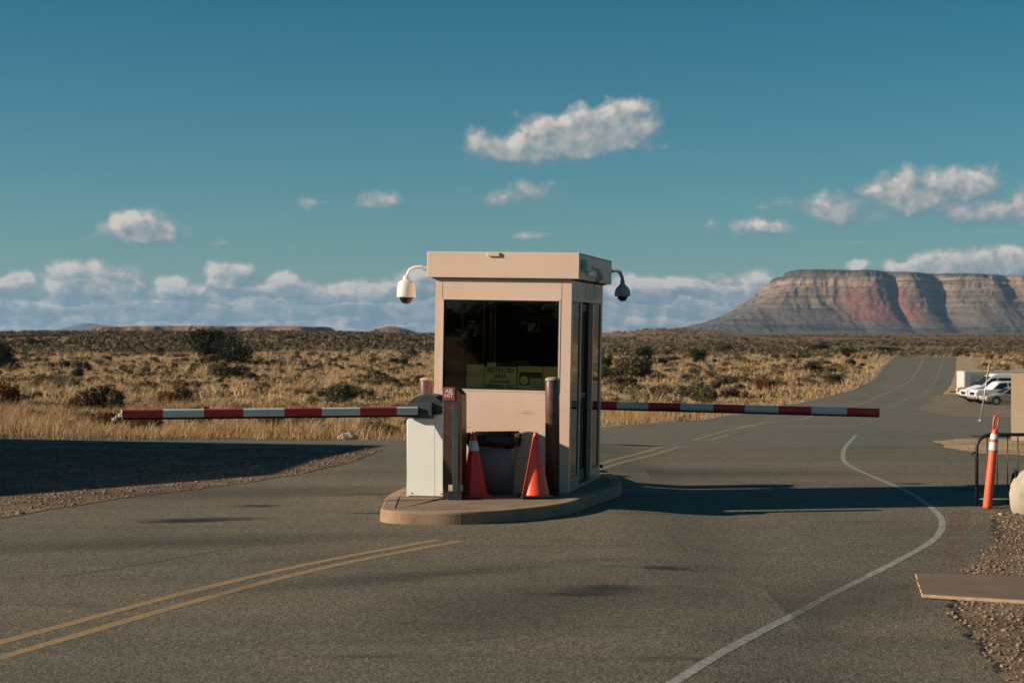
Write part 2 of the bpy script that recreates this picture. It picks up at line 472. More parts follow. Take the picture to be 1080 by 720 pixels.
Ys = np.concatenate([[-400, -100, -20, 0, 15, 28], np.arange(29.5, 120, .75), np.arange(120, 330, 1.5), np.geomspace(330, 2500, 150), np.geomspace(2600, 27000, 60)])
S = np.linspace(-1, 1, 321); S = np.sign(S) * np.abs(S) ** 1.25
rows = []
for y in Ys:
    w = max(260.0, .9 * abs(y))
    x = S * w
    rows.append(np.stack([x, np.full_like(x, y), terr(x, np.full_like(x, y)) - (.06 if y < 29.6 else 0)], 1))
structure('ground', link('ground', grid_mesh('ground', rows, 'ground')))

# ------------------------------------------------------------ roads
def pts_at(L): return [at(*p) for p in L]
leftE = pts_at([(-10, 457.6), (240, 463.3), (430, 464.6), (540, 460), (630, 452), (700, 446.5), (770, 438), (834, 427), (868, 419.5), (904, 410), (924, 398), (933, 386), (940, 379), (945, 376.5)])
rightE = pts_at([(976, 431), (990, 418), (1000, 409), (1006, 396), (1008, 385), (1008, 377)])
LY = sorted([(y, x) for x, y in leftE[4:]]); RY = sorted([(y, x) for x, y in rightE])
def roadL(y): return np.interp(y, [a for a, b in LY], [b for a, b in LY])
def roadR(y):
    v = np.interp(y, [a for a, b in RY], [b for a, b in RY])
    return v
Y_R0 = RY[0][0]
crestY = max(LY[-1][0], RY[-1][0])

def ribbon(name, ys, fl, fr, mat, off=.03, nx=24, jit=0.0):
    rows = []
    for y in ys:
        a, b = float(fl(y)), float(fr(y))
        a += (vnoise(np.array(y * .7), np.array(1.3), 4) - .5) * jit; b += (vnoise(np.array(y * .7), np.array(9.3), 4) - .5) * jit
        x = np.linspace(a, b, nx)
        rows.append(np.stack([x, np.full_like(x, y), terr(x, np.full_like(x, y)) + (off if y > 36 else .008 + (off - .008) * (y - 30.0) / 6.0)], 1))
    me = grid_mesh(name, rows, mat); me.polygons.foreach_set('use_smooth', [True] * len(me.polygons))
    return structure(name, link(name, me))

# near apron: everything this side of the grass, flat
def jitter_poly(P, step=.35, amp=.05, seed=1, fixed=()):
    out = []
    for i in range(len(P)):
        a = Vector(P[i]); b = Vector(P[(i + 1) % len(P)])
        if i in fixed: out.append((a.x, a.y)); continue
        n = max(1, int((b - a).length / step)); nrm = Vector((-(b - a).y, (b - a).x)).normalized()
        for k in range(n):
            p = a.lerp(b, k / n) + nrm * (random.random() - .5) * 2 * amp * (1 if k else .3)
            out.append((p.x, p.y))
    return out

def sheet(name, poly, z, mat, thick=0.0):
    if min(p[0] for p in poly) > 2.3: z -= .09
    bm = bmesh.new()
    vs = [bm.verts.new((x, y, z)) for x, y in poly]
    f = bm.faces.new(vs)
    if f.normal.z < 0: f.normal_flip()
    if thick:
        ex = bmesh.ops.extrude_face_region(bm, geom=[f])
        for e in ex['geom']:
            if isinstance(e, bmesh.types.BMVert): e.co.z -= thick
    bmesh.ops.triangulate(bm, faces=bm.faces[:])
    bmesh.ops.recalc_face_normals(bm, faces=bm.faces[:])
    me = bpy.data.meshes.new(name); bm.to_mesh(me); bm.free(); me.materials.append(M[mat])
    return link(name, me)

le = [p for p in leftE[:4]]
P = [(-60, -60), (60, -60), (60, 30), (leftE[3][0] + 4, 30.2)] + [(p[0], min(p[1], 34)) for p in reversed(leftE[:4])] + [(-60, 33)]
P = [(-60, -60), (60, -60), (60, 30.0), (-1.6, 30.0), (-1.75, 30.2), at(240, 463.3), at(60, 459.2), at(-60, 456.8), (-60, 36)]
XS = np.concatenate([np.linspace(-60, .8, 60), np.linspace(.9, 2.4, 16), np.linspace(2.8, 60, 40)])
rows = [np.stack([XS, np.full_like(XS, y), terr(XS, np.full_like(XS, y)) + .008], 1) for y in np.concatenate([[-60, -20], np.arange(0, 30.1, 1.0)])]
structure('road', link('road', grid_mesh('road', rows, 'asphalt')))
P = [(-60, 30), (-1.6, 30), (-1.75, 30.2), at(240, 463.3), at(60, 459.2), at(-60, 456.8), (-60, 36)]
structure('road', sheet('left_road', P, .008, 'asphalt'))
# beyond 29.9 m the road follows the ground
def fl1(y): return np.interp(y, [30.0, 30.6, leftE[3][1], leftE[4][1]], [-1.9, -1.0, leftE[3][0], leftE[4][0]]) if y < leftE[4][1] else roadL(y)
def fr1(y): return np.interp(y, [29, 60, Y_R0 - 14, Y_R0, Y_R0 + 1], [60, 60, 60, float(roadR(Y_R0)) + .5, float(roadR(Y_R0))]) if y < Y_R0 else roadR(y)
ys = np.concatenate([np.arange(30.0, 60, .4), np.arange(60, crestY + 14, 1.0)])
ribbon('road_ahead', ys, fl1, fr1, 'asphalt_far', .03, 28, .12)
# parking lot to the right of the far road
pl0 = at(1010, 441)[1]
def flp(y): return roadR(max(y, Y_R0)) - .6 if y > Y_R0 else np.interp(y, [pl0, Y_R0], [at(1010, 441)[0], float(roadR(Y_R0)) - .6])
ribbon('parking_lot', np.arange(pl0, 178, 1.0), flp, lambda y: 90, 'parking', .038, 24, .8)
# pale gravel shoulder strips
ribbon('road_shoulder', np.arange(36, crestY + 4, 1.0), lambda y: fl1(y) - 1.6 - .8 * math.sin(y * .11) ** 2, lambda y: fl1(y) + .15, 'sand', .018, 6, .8)
ribbon('road_shoulder', np.arange(180, crestY + 4, 1.0), lambda y: roadR(y) - .1, lambda y: roadR(y) + 3.2, 'sand', .018, 6, 1.2)
ribbon('crest_shoulder', np.arange(crestY + 14.1, crestY + 24, 1.0), lambda y: roadL(crestY) - 8, lambda y: roadR(crestY) + 30, 'sand', .03, 6, 1.2)

# gravel median inside the left turn
gp = pts_at([(-260, 585), (0, 547), (110, 529), (240, 512.5), (320, 500), (372, 487), (404, 475), (370, 472.5), (240, 469.5), (0, 463.5)]) + [(-30, 31.8), (-40, 14)]
structure('gravel_median', sheet('gravel_median', jitter_poly(gp, .3, .05, 2), .013, 'gravel'))
# gravel verge lower right and sandy strip behind the fence
vp = pts_at([(1075, 745), (1040, 690), (1016, 664), (1003, 652), (1008, 640), (1015, 606), (1034, 588), (1046, 572), (1052, 556), (1046, 545), (1044, 538), (1062, 531), (1100, 529)]) + [(14, 19.2), (14, 5), (2.6, 5)]
verge = jitter_poly(vp, .12, .035, 3)
structure('gravel_verge', sheet('gravel_verge', verge, .016, 'gravel'))
vp2 = pts_at([(983, 467.5), (1020, 465.5), (1080, 466)]) + [(30, 29.6), (30, 26.8)] + pts_at([(1080, 481), (1030, 479), (998, 473)])
structure('sand_strip', sheet('sand_strip', jitter_poly(vp2, .3, .07, 4), .015, 'sand'))
vp3 = pts_at([(1085, 449.5), (1010, 451), (1023, 461.5), (1085, 462.5)])
pd = [(x, y) for x, y in vp3]
mb = MB(); q = [(x, y, tz(x, y) + .036) for x, y in pd]; mb._add(q, [(0, 1, 2, 3)]); structure('dirt_patch', mb.build('dirt_patch', 'gravel'))

# painted lines
def line_strip(name, pts, w, mat, off=.012, world=False, step=.5, taper=False):
    W = pts if world else [at(*p) for p in pts]
    # resample
    P2 = []
    for i in range(len(W) - 1):
        a = Vector(W[i]); b = Vector(W[i + 1]); n = max(1, int((b - a).length / step))
        for k in range(n): P2.append(a.lerp(b, k / n))
    P2.append(Vector(W[-1]))
    # smooth
    for _ in range(3):
        P2 = [P2[0]] + [(P2[i - 1] + P2[i] * 2 + P2[i + 1]) / 4 for i in range(1, len(P2) - 1)] + [P2[-1]]
    vs = []; fs = []
    for i, p in enumerate(P2):
        t = (P2[min(i + 1, len(P2) - 1)] - P2[max(i - 1, 0)]).normalized(); nrm = Vector((-t.y, t.x))
        ww = w * (.5 + random.uniform(-.03, .03))
        for sgn in (-1, 1):
            q = p + nrm * sgn * ww; vs.append((q.x, q.y, tz(q.x, q.y) + (.0098 if q.y < 30 else .0098 + .0235 * min(1, (q.y - 30) / 6))))
    for i in range(len(P2) - 1): fs.append((2 * i, 2 * i + 1, 2 * i + 3, 2 * i + 2))
    m_ = MB(); m_._add(vs, fs); o = m_.build(name, mat)
    for p_ in o.data.polygons:
        if p_.normal.z < 0: p_.flip()
    return structure(name, o)
line_strip('yellow_line', [(-320, 760), (-100, 705), (0, 680), (110, 648.5), (222, 618.7), (340, 592), (463, 570)], .10, 'yellow')
line_strip('yellow_line', [(-320, 782), (-100, 725), (0, 695.5), (125, 658), (250, 622.5), (324, 603), (400, 586.5), (486, 571.5)], .10, 'yellow')
line_strip('yellow_line', [(600, 501), (630, 491), (660, 482), (690, 473.8), (736, 464), (780, 453)], .10, 'yellow_faded')
line_strip('yellow_line', [(600, 507), (630, 496.5), (663.7, 485.8), (700, 476.5), (745, 466), (770, 459.5)], .10, 'yellow_faded')
line_strip('centre_line', [(780, 453), (820, 445.5), (870, 434.5), (904, 427), (928, 417.5), (946, 409), (955, 405), (967, 393), (973, 381), (975, 377.3)], .18, 'yellow_faded', .045)
line_strip('edge_line', [(900, 439), (930, 431), (950, 424), (974, 414), (986, 402.6), (993, 384), (995, 377.3)], .08, 'white_line', .045)
line_strip('edge_line', [(560, 790), (650, 756), (717.8, 717.8), (755.6, 693), (813, 662), (866.7, 633), (920, 606.7), (964, 583.5), (984, 572), (993.5, 561), (995, 549), (987, 539), (964, 522), (942, 512), (915.6, 501), (905.6, 496.7), (893, 490), (889, 484.4), (889.5, 476), (892, 471), (899, 464), (903, 460)], .07, 'white_line', step=.25)
line_strip('red_spray_mark', [(1013, 538), (1011, 555), (1008, 575), (1006, 600)], .19, 'red_spray', .011, step=.15)
# patched cracks and one painted shadow line on the asphalt
for L in ([(640, 542.3), (700, 542.6), (760, 543), (800, 543)], [(1006, 653), (1022, 668), (1038, 690), (1060, 716)], [(1001, 628), (1003, 640), (1007, 655)],
          [(1048, 548), (1051, 560), (1047, 572)], [(366, 531.2), (402, 531)], [(650, 497), (720, 496.5), (800, 498), (905, 499)], [(60, 610), (150, 596), (260, 577), (330, 571)]):  # short level line left of the island paints the left arm's shadow
    big = L[0][0] > 990
    W = [at(*p) for p in L]; W2 = []
    for i in range(len(W) - 1):
        a = Vector(W[i]); b = Vector(W[i + 1]); n = max(2, int((b - a).length / .08))
        for k in range(n):
            j = .05 if big else .006
            W2.append(tuple(a.lerp(b, k / n) + Vector((random.uniform(-j, j), random.uniform(-j, j)))))
    vs = []; fs = []
    for i, p in enumerate(W2):
        t = (Vector(W2[min(i + 1, len(W2) - 1)]) - Vector(W2[max(i - 1, 0)])).normalized(); nrm = Vector((-t.y, t.x))
        ww = random.uniform(.004, .028) if big else .006
        for sgn in (-1, 1): vs.append((p[0] + nrm.x * sgn * ww, p[1] + nrm.y * sgn * ww, tz(p[0], p[1]) + (.0185 if big else .0115)))
    for i in range(len(W2) - 1): fs.append((2 * i, 2 * i + 1, 2 * i + 3, 2 * i + 2))
    m_ = MB(); m_._add(vs, fs); structure('crack_and_shadow_line', m_.build('crack_and_shadow_line', 'crack_and_shadow'))

def stain_shadow_mat():
    m, t, p, out = newmat('stain_and_shadow'); tc = t.add('ShaderNodeTexCoord').outputs['Object']; g = t.add('ShaderNodeNewGeometry').outputs['Position']
    r_ = t.vmath('LENGTH', tc).outputs[1]
    rr = t.math('ADD', r_, t.math('MULTIPLY', t.math('SUBTRACT', t.noise(g, 3.5, 6, .7), .5), 1.1))
    a = t.ramp(rr, [(.25, .75), (.6, .3), (.9, 0.0)])
    a = t.math('MULTIPLY', a, t.ramp(t.noise(g, 24, 4, .7), [(.3, .55), (.6, 1.0)]))
    p.inputs['Base Color'].default_value = (.022, .02, .017, 1); p.inputs['Roughness'].default_value = .7
    t.l.new(a, p.inputs['Alpha']); return m
M['oil_and_shadow'] = stain_shadow_mat()
def patch_mat():
    m, t, p, out = newmat('tyre_wear'); tc = t.add('ShaderNodeTexCoord').outputs['Object']; g = t.add('ShaderNodeNewGeometry').outputs['Position']
    r_ = t.vmath('LENGTH', tc).outputs[1]
    rr = t.math('ADD', r_, t.math('MULTIPLY', t.math('SUBTRACT', t.noise(g, 1.2, 6, .7), .5), .8))
    a = t.ramp(rr, [(.2, .42), (.95, 0.0)])
    a = t.math('MULTIPLY', a, t.ramp(t.noise(g, 40, 4, .8), [(.35, .4), (.6, 1.0)]))
    p.inputs['Base Color'].default_value = (.05, .048, .042, 1); p.inputs['Roughness'].default_value = .8
    t.l.new(a, p.inputs['Alpha']); return m
M['wear'] = patch_mat()
for k_, (px, py, wx, wy, a, mt) in enumerate(((640, 622, .42, .30, 5, 'oil_and_shadow'), (610, 628, .5, .14, 0, 'oil_and_shadow'), (700, 600, .4, .16, 10, 'oil_and_shadow'), (190, 551, .55, .2, 14, 'oil_and_shadow'), (272, 534.5, .35, .2, 5, 'oil_and_shadow'),
        (779, 543.3, .14, .07, 0, 'oil_and_shadow'), (215, 549, .8, .25, 10, 'oil_and_shadow'), (1022, 517, .3, .3, 0, 'oil_and_shadow'), (960, 511, .3, .14, 0, 'oil_and_shadow'),  # last two patches of this row paint the right arm's tip shadow
        (300, 520, 3.4, .9, 10, 'wear'), (150, 575, 3.0, .6, 18, 'wear'), (560, 640, 1.2, 2.2, -30, 'wear'), (700, 500, 3.6, 1.2, 0, 'wear'), (860, 640, .8, 2.4, -30, 'wear'), (420, 610, 2.2, .35, 32, 'wear'))):
    X, Y = at(px, py); n_ = 24
    zz = .0135 + k_ * .0009
    mb_ = MBQ = None
    me_ = bpy.data.meshes.new('stain_and_shadow'); vv = [(1.3 * math.cos(2 * PI * i / n_), 1.3 * math.sin(2 * PI * i / n_), 0) for i in range(n_)]
    me_.from_pydata(vv, [], [tuple(range(n_))]); me_.materials.append(M[mt])
    so_ = link('stain_and_shadow' if mt == 'oil_and_shadow' else 'tyre_wear', me_); so_.location = (X, Y, tz(X, Y) + (zz if X > 2.3 or X < .9 else zz)); so_.scale = (wx, wy, 1); so_.rotation_euler = (0, 0, R(a)); structure('stain_and_shadow', so_)
# ------------------------------------------------------------ traffic island
IZ = .13
def bez_round(poly, rad, n=6):
    out = []
    m = len(poly)
    for i in range(m):
        p0 = Vector(poly[i - 1]); p = Vector(poly[i]); p1 = Vector(poly[(i + 1) % m]); r = rad[i]
        a = p + (p0 - p).normalized() * r; b = p + (p1 - p).normalized() * r
        for k in range(n + 1):
            t = k / n; q = a * (1 - t) ** 2 + p * 2 * t * (1 - t) + b * t ** 2
            out.append((q.x, q.y))
    return out
isl = [(-1.29, 17.05), (-.35, 16.86), (.53, 17.70), (1.22, 19.95), (1.30, 20.75), (1.15, 22.6), (.9, 23.4), (-.75, 23.4), (-1.34, 18.7)]
outer = bez_round(isl, [.32, .5, .5, .35, .3, .5, .4, .5, .4], 16)
def inset(poly, d):
    n = len(poly); out = []
    for i in range(n):
        a = Vector(poly[i - 1]); b = Vector(poly[(i + 1) % n]); t = (b - a)
        if t.length < 1e-6: out.append(poly[i]); continue
        t.normalize(); out.append((poly[i][0] - t.y * d, poly[i][1] + t.x * d))
    return out
it = thing('traffic_island', 'tan concrete traffic island with a raised kerb under the guard booth', 'traffic island')
mb = MB()
n = len(outer)
rings = [[(x, y, -.09) for x, y in outer], [(x, y, IZ - .02) for x, y in inset(outer, .012)], [(x, y, IZ - .005) for x, y in inset(outer, .02)], [(x, y, IZ) for x, y in inset(outer, .035)], [(x, y, IZ) for x, y in inset(outer, .15)], [(x, y, IZ - .015) for x, y in inset(outer, .155)]]
for r_ in rings: mb.v.extend(r_)
for k in range(len(rings) - 1):
    for i in range(n):
        j = (i + 1) % n
        mb.f.append((k * n + i, k * n + j, (k + 1) * n + j, (k + 1) * n + i)); mb.m.append(0); mb.sm.append(False)
mb.build('kerb', 'kerb', it)
mb = MB(); inn = inset(outer, .165); mb.prism(inn, .01, IZ - .003); mb.build('paving', 'slab', it)
# joints between the kerb stones


# ------------------------------------------------------------ guard booth
BYAW = R(-12.0)
W_, D_ = 1.50, 2.10
booth = thing('guard_booth', 'small pink guard booth with a dark front window, standing on the traffic island', 'guard booth', (-.867, 19.262, IZ), BYAW)
booth.rotation_euler = (0, R(1.0), BYAW)
T = .05
HW = 2.30
mb = MB()
# front wall round the window
wx0, wx1, wz0, wz1 = .095, 1.368, 1.11, 2.075
mb.box(0, wx0, 0, T, 0, HW); mb.box(wx1, W_, 0, T, 0, HW); mb.box(wx0, wx1, 0, T, 0, wz0); mb.box(wx0, wx1, 0, T, wz1, HW)
mb.build('front_wall', 'booth', booth)
mb = MB(); mb.box(0, T, T, D_, 0, HW); mb.build('side_wall', 'booth', booth)
mb = MB(); mb.box(T, W_, D_ - T, D_, 0, HW); mb.build('rear_wall', 'booth', booth)
# thin trim and panel seams on the front
mb = MB()
for (a, b, c, d) in ((wx0 - .012, wx1 + .012, wz1, wz1 + .018), (wx0 - .012, wx1 + .012, wz0 - .018, wz0), (wx0 - .016, wx0, wz0 - .018, wz1 + .018), (wx1, wx1 + .016, wz0 - .018, wz1 + .018)):
    mb.box(a, b, -.004, -.0005, c, d)
mb.build('window_trim', 'booth', booth)
seam_m = pmat('seam', (.33, .22, .15), .8)
for x_ in (.075, 1.39):
    mb = MB(); mb.box(x_, x_ + .004, -.0015, .002, wz0 + .98, HW - .01); mb.build('panel_seam', seam_m, booth)
# front window
win = MB(); win.box(wx0, wx1, .012, .040, wz1 - .02, wz1); win.box(wx0, wx1, .012, .040, wz0, wz0 + .014); win.box(wx0, wx0 + .014, .012, .040, wz0, wz1); win.box(wx1 - .012, wx1, .012, .040, wz0, wz1)
win = win.build('window', 'black', booth)
mb = MB(); mb.box(wx0 + .002, wx1 - .002, .022, .026, wz0 + .002, wz1 - .002); mb.build('pane', 'glass', win)
for (a_, b_, c_, d_) in ((.98, 1.10, .862, .866), (1.00, 1.06, .885, .888), (.30, .42, .70, .703), (.14, .17, .5, .508)):
    mb = MB(); mb.box(a_, b_, -.0012, .001, c_, d_); mb.build('scratch', 'interior_brown', booth)
# floor, desk and curtain of the inside
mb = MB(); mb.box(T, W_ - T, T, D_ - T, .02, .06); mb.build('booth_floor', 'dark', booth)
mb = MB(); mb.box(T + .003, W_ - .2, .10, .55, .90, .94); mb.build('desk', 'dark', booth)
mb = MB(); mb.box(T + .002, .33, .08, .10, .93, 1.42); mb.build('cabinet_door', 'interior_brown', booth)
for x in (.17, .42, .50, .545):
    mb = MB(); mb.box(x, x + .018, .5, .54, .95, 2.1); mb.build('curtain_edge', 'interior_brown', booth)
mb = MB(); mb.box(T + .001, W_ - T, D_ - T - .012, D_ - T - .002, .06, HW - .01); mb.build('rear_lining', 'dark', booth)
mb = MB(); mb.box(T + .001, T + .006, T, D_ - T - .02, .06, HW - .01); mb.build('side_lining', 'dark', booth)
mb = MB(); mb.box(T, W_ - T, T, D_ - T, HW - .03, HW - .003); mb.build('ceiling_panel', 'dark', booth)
# dark monitor arm inside
mb = MB(); mb.box(.80, .98, .32, .36, 1.28, 1.42); mb.tube([(.89, .34, .94), (.89, .34, 1.3)], .015); mb.build('monitor', 'black', booth)
# right side: posts, header, sill, door and two fixed panes
sx = W_
mb = MB()
mb.box(sx - T, sx, 0.051, .11, 0, 2.075); mb.box(sx - T, sx, .60, .66, 0, 2.075); mb.box(sx - T, sx, 1.42, 1.49, 0, 2.075); mb.box(sx - T, sx, D_ - .11, D_ - .051, 0, 2.075)
mb.box(sx - T, sx, .051, D_ - .051, 2.078, HW - .002)
mb.box(sx - T, sx, .11, .60, 0, .16); mb.box(sx - T, sx, 1.49, D_ - .11, 0, .16)
mb.box(sx - T, sx, .66, 1.42, 0.0, .05)
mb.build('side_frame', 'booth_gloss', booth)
for y in (.35, .9, 1.5):
    mb = MB(); mb.box(sx, sx + .0015, y, y + .006, 2.09, HW - .01); mb.build('header_seam', 'bronze', booth)
for (a, b) in ((.11, .60), (1.49, D_ - .11)):
    f = MB(); f.box(sx - .035, sx - .012, a, a + .02, .16, 2.075); f.box(sx - .035, sx - .012, b - .02, b, .16, 2.075); f.box(sx - .035, sx - .012, a + .02, b - .02, 2.05, 2.075); f.box(sx - .035, sx - .012, a + .02, b - .02, .16, .19)
    f = f.build('side_window', 'bronze', booth)
    g = MB(); g.box(sx - .016, sx - .013, a + .002, b - .002, .162, 2.073); g.build('pane', 'glass_side', f)
d = MB(); d.box(sx - .09, sx - .06, .66, .72, .05, 2.06); d.box(sx - .09, sx - .06, 1.36, 1.42, .05, 2.06); d.box(sx - .09, sx - .06, .72, 1.36, 1.98, 2.06); d.box(sx - .09, sx - .06, .72, 1.36, .05, .2); d.box(sx - .09, sx - .06, .72, 1.36, 1.0, 1.06)
d = d.build('door', 'black_metal', booth)
g = MB(); g.box(sx - .078, sx - .073, .72, 1.36, .2, 1.98); g.build('pane', 'glass_side', d)
g = MB(); g.tube([(sx - .06, .77, .95), (sx - .02, .77, .95), (sx - .02, .77, 1.15), (sx - .06, .77, 1.15)], .01); g.build('handle', 'galv', d)
g = MB(); g.box(sx - .052, sx - .03, .54, .58, .95, 1.13); g.build('intercom', 'black', booth)
g = MB(); g.box(sx - .05, sx + .015, .62, 1.46, -.001, .02); g.build('threshold', 'galv', booth)
# roof: parapet box over a solid dark strip that paints in a gap's shade
rf = MB(); rf.box(-.092, W_ + .085, -.035, D_ + .11, HW + .012, 2.592, bev=.006); rf = rf.build('roof', 'booth', booth)
mb = MB(); mb.box(-.03, W_ + .03, -.03, D_ + .03, HW - .001, HW + .013); mb.build('gap_shade', 'dark', booth)
mb = MB(); mb.box(.585, .715, -.056, -.036, 2.545, 2.588, bev=.004); mb.build('marker_lamp', 'booth', rf)
mb = MB(); mb.box(W_ + .086, W_ + .088, -.08, D_ + .08, 2.57, 2.585); mb.build('roof_edge_strip', 'bronze', rf)

def bw(x, y, z):   # booth-local to world
    bpy.context.view_layer.update()
    return booth.matrix_world @ Vector((x, y, z))

# signs behind the glass: separate sheets leaning on the pane
def booth_thing(name, label, cat, group=None):
    o = thing(name, label, cat, (0, 0, 0), 0, group)
    o.location = booth.location; o.rotation_euler = booth.rotation_euler
    return o
def px2x(px): return wx0 + (px - 467.0) / (591.5 - 467.0) * (wx1 - wx0)
def py2z(py): return wz1 - (py - 317.0) / (410.5 - 317.0) * (wz1 - wz0)
mb_t = booth_thing('restricted_area_sign', 'paper sign reading RESTRICTED AREA AUTHORIZED PERSONNEL ONLY behind the booth window', 'sign')
mb = MB(); mb.box(px2x(511.5), px2x(546), .046, .048, py2z(410), py2z(386.5)); mb.build('sheet', 'paper', mb_t)
for body, py, sz, sx_ in (('RESTRICTED', 390.3, .066, .80), ('AREA', 396.6, .064, .82), ('AUTHORIZED', 402.2, .044, .84), ('PERSONNEL ONLY', 406.8, .044, .84)):
    textmesh('lettering', body, sz, 'ink', mb_t, (px2x(528.8), .0445, py2z(py)), (R(90), 0, 0), sx=sx_)
o = booth_thing('blank_paper', 'blank yellowish sheet behind the booth window, left of the restricted area sign', 'paper sheet')
mb = MB(); mb.box(px2x(492), px2x(511), .046, .0475, py2z(410), py2z(384.5)); mb.build('sheet', 'paper', o)
o = booth_thing('note_strip', 'small pale note sticking up above the restricted area sign in the window', 'note')
mb = MB(); mb.box(px2x(514), px2x(523.5), .050, .0515, py2z(386.8), py2z(382.5)); mb.build('sheet', 'paper2', o)
o = booth_thing('picture_poster', 'poster with a dark picture and a pale text block, beside the restricted area sign', 'poster')
mb = MB(); mb.box(px2x(547.3), px2x(574), .046, .048, py2z(410.2), py2z(385.3)); mb.build('sheet', 'paper', o)
mb = MB(); mb.box(px2x(549), px2x(573.5), .0445, .0455, py2z(405.5), py2z(391.5)); mb.build('picture', 'photo', o)
mb = MB(); mb.lathe([(.0, 0), (.045, 0), (.046, .001)], 20, mat=Matrix.Translation((px2x(554.5), .0442, py2z(400))) @ Matrix.Rotation(R(90), 4, 'X') @ Matrix.Diagonal((1, 1, .4, 1)), smooth=False); mb.build('round_emblem', 'paper', o)
mb = MB(); mb.box(px2x(561), px2x(573), .0437, .0443, py2z(409), py2z(398)); mb.build('text_block', 'paper2', o)
mb = MB()
for k in range(4): mb.box(px2x(562), px2x(572), .0431, .0436, py2z(401 + 2 * k), py2z(400.3 + 2 * k))
mb.build('text_line', 'ink', o)
o = booth_thing('blank_paper', 'blank yellowish sheet at the right end of the booth window sill', 'paper sheet')
mb = MB(); mb.box(px2x(574.8), px2x(590), .046, .0475, py2z(410), py2z(385.2)); mb.build('sheet', 'paper', o)

# ------------------------------------------------------------ cameras on the booth
def dome_camera(label, arm, r, head, prof, mat, domez, bracket=None, domer=None):
    t = thing('security_camera', label, 'security camera', head, 0)
    h = Vector(head)
    mb = MB(); mb.tube([Vector(p) - h for p in arm], r, 12); mb.build('arm', mat, t)
    mb = MB(); mb.lathe(prof, 28); hs = mb.build('housing', mat, t)
    dr = domer
    mb = MB(); mb.lathe([(dr, 0), (dr * .97, -dr * .3), (dr * .8, -dr * .65), (dr * .5, -dr * .9), (dr * .15, -dr * 1.0), (.0001, -dr)], 24, c=(0, 0, domez)); mb.build('dome', 'black', t)
    if bracket:
        mb = MB(); a, b = bracket; mb.box(a[0] - h.x, b[0] - h.x, a[1] - h.y, b[1] - h.y, a[2] - h.z, b[2] - h.z, bev=.004); mb.build('bracket', mat if mat != 'grey_plastic' else 'black_metal', t)
    return t
YL = 19.75
pL = lambda px, py: apos(px, py, YL)
a0 = pL(451, 281.5)
dome_camera('white dome camera on a curved arm at the upper left corner of the booth',
            [a0, pL(444, 281.5), pL(437, 282), pL(432.5, 284.5), pL(430, 289), pL(428.8, 296)], .019, pL(428.5, 313.6),
            [(.104, 0), (.107, .012), (.101, .10), (.088, .17), (.06, .19), (.038, .195), (.035, .23), (.024, .245)], 'white_plastic', .004, domer=.074)
YR = 21.2
pR = lambda px, py: apos(px, py, YR)
dome_camera('grey dome camera on a gooseneck arm at the rear right corner of the booth roof',
            [pR(636, 291), pR(641, 288.5), pR(645, 286), pR(650, 285), pR(654, 287.5), pR(656.3, 293), pR(656.5, 302)], .021, pR(656.5, 312.5),
            [(.09, 0), (.096, .03), (.092, .065), (.074, .10), (.046, .13), (.029, .15), (.025, .2)], 'grey_plastic', .004,
            bracket=(pR(633.5, 298) - Vector((0, .06, 0)), pR(638.5, 281) + Vector((0, .06, 0))), domer=.063)
YM = 20.1
pM = lambda px, py: apos(px, py, YM)
t = thing('security_camera', 'grey camera housing with a small dark dome under the right edge of the booth roof', 'security camera', pM(627.5, 296))
h = pM(627.5, 296)
mb = MB(); mb.box(-.085, .085, -.16, .16, .0, .085, bev=.02); mb.build('housing', 'grey_plastic', t)
mb = MB(); mb.tube([(-.13, .0, .14), (.02, 0, .13), (.02, 0, .08)], .028); mb.build('arm', 'grey_plastic', t)
mb = MB(); mb.lathe([(.045, 0), (.04, -.02), (.02, -.04), (.0001, -.045)], 18, c=(0, 0, .002)); mb.build('dome', 'black', t)
t = booth_thing('junction_box', 'grey electrical box on the right side of the booth roof', 'junction box')
mb = MB(); mb.box(W_ + .089, W_ + .15, .08, .36, 2.40, 2.52, bev=.004); mb.build('enclosure', 'galv', t)
mb = MB(); mb.box(W_ + .089, W_ + .112, .42, .95, 2.36, 2.41, bev=.003); mb.build('conduit_box', 'white_plastic', t)
mb = MB(); mb.tube([(W_ + .10, .36, 2.45), (W_ + .11, .7, 2.46), (W_ + .11, 1.3, 2.45)], .012); mb.build('conduit', 'galv', t)

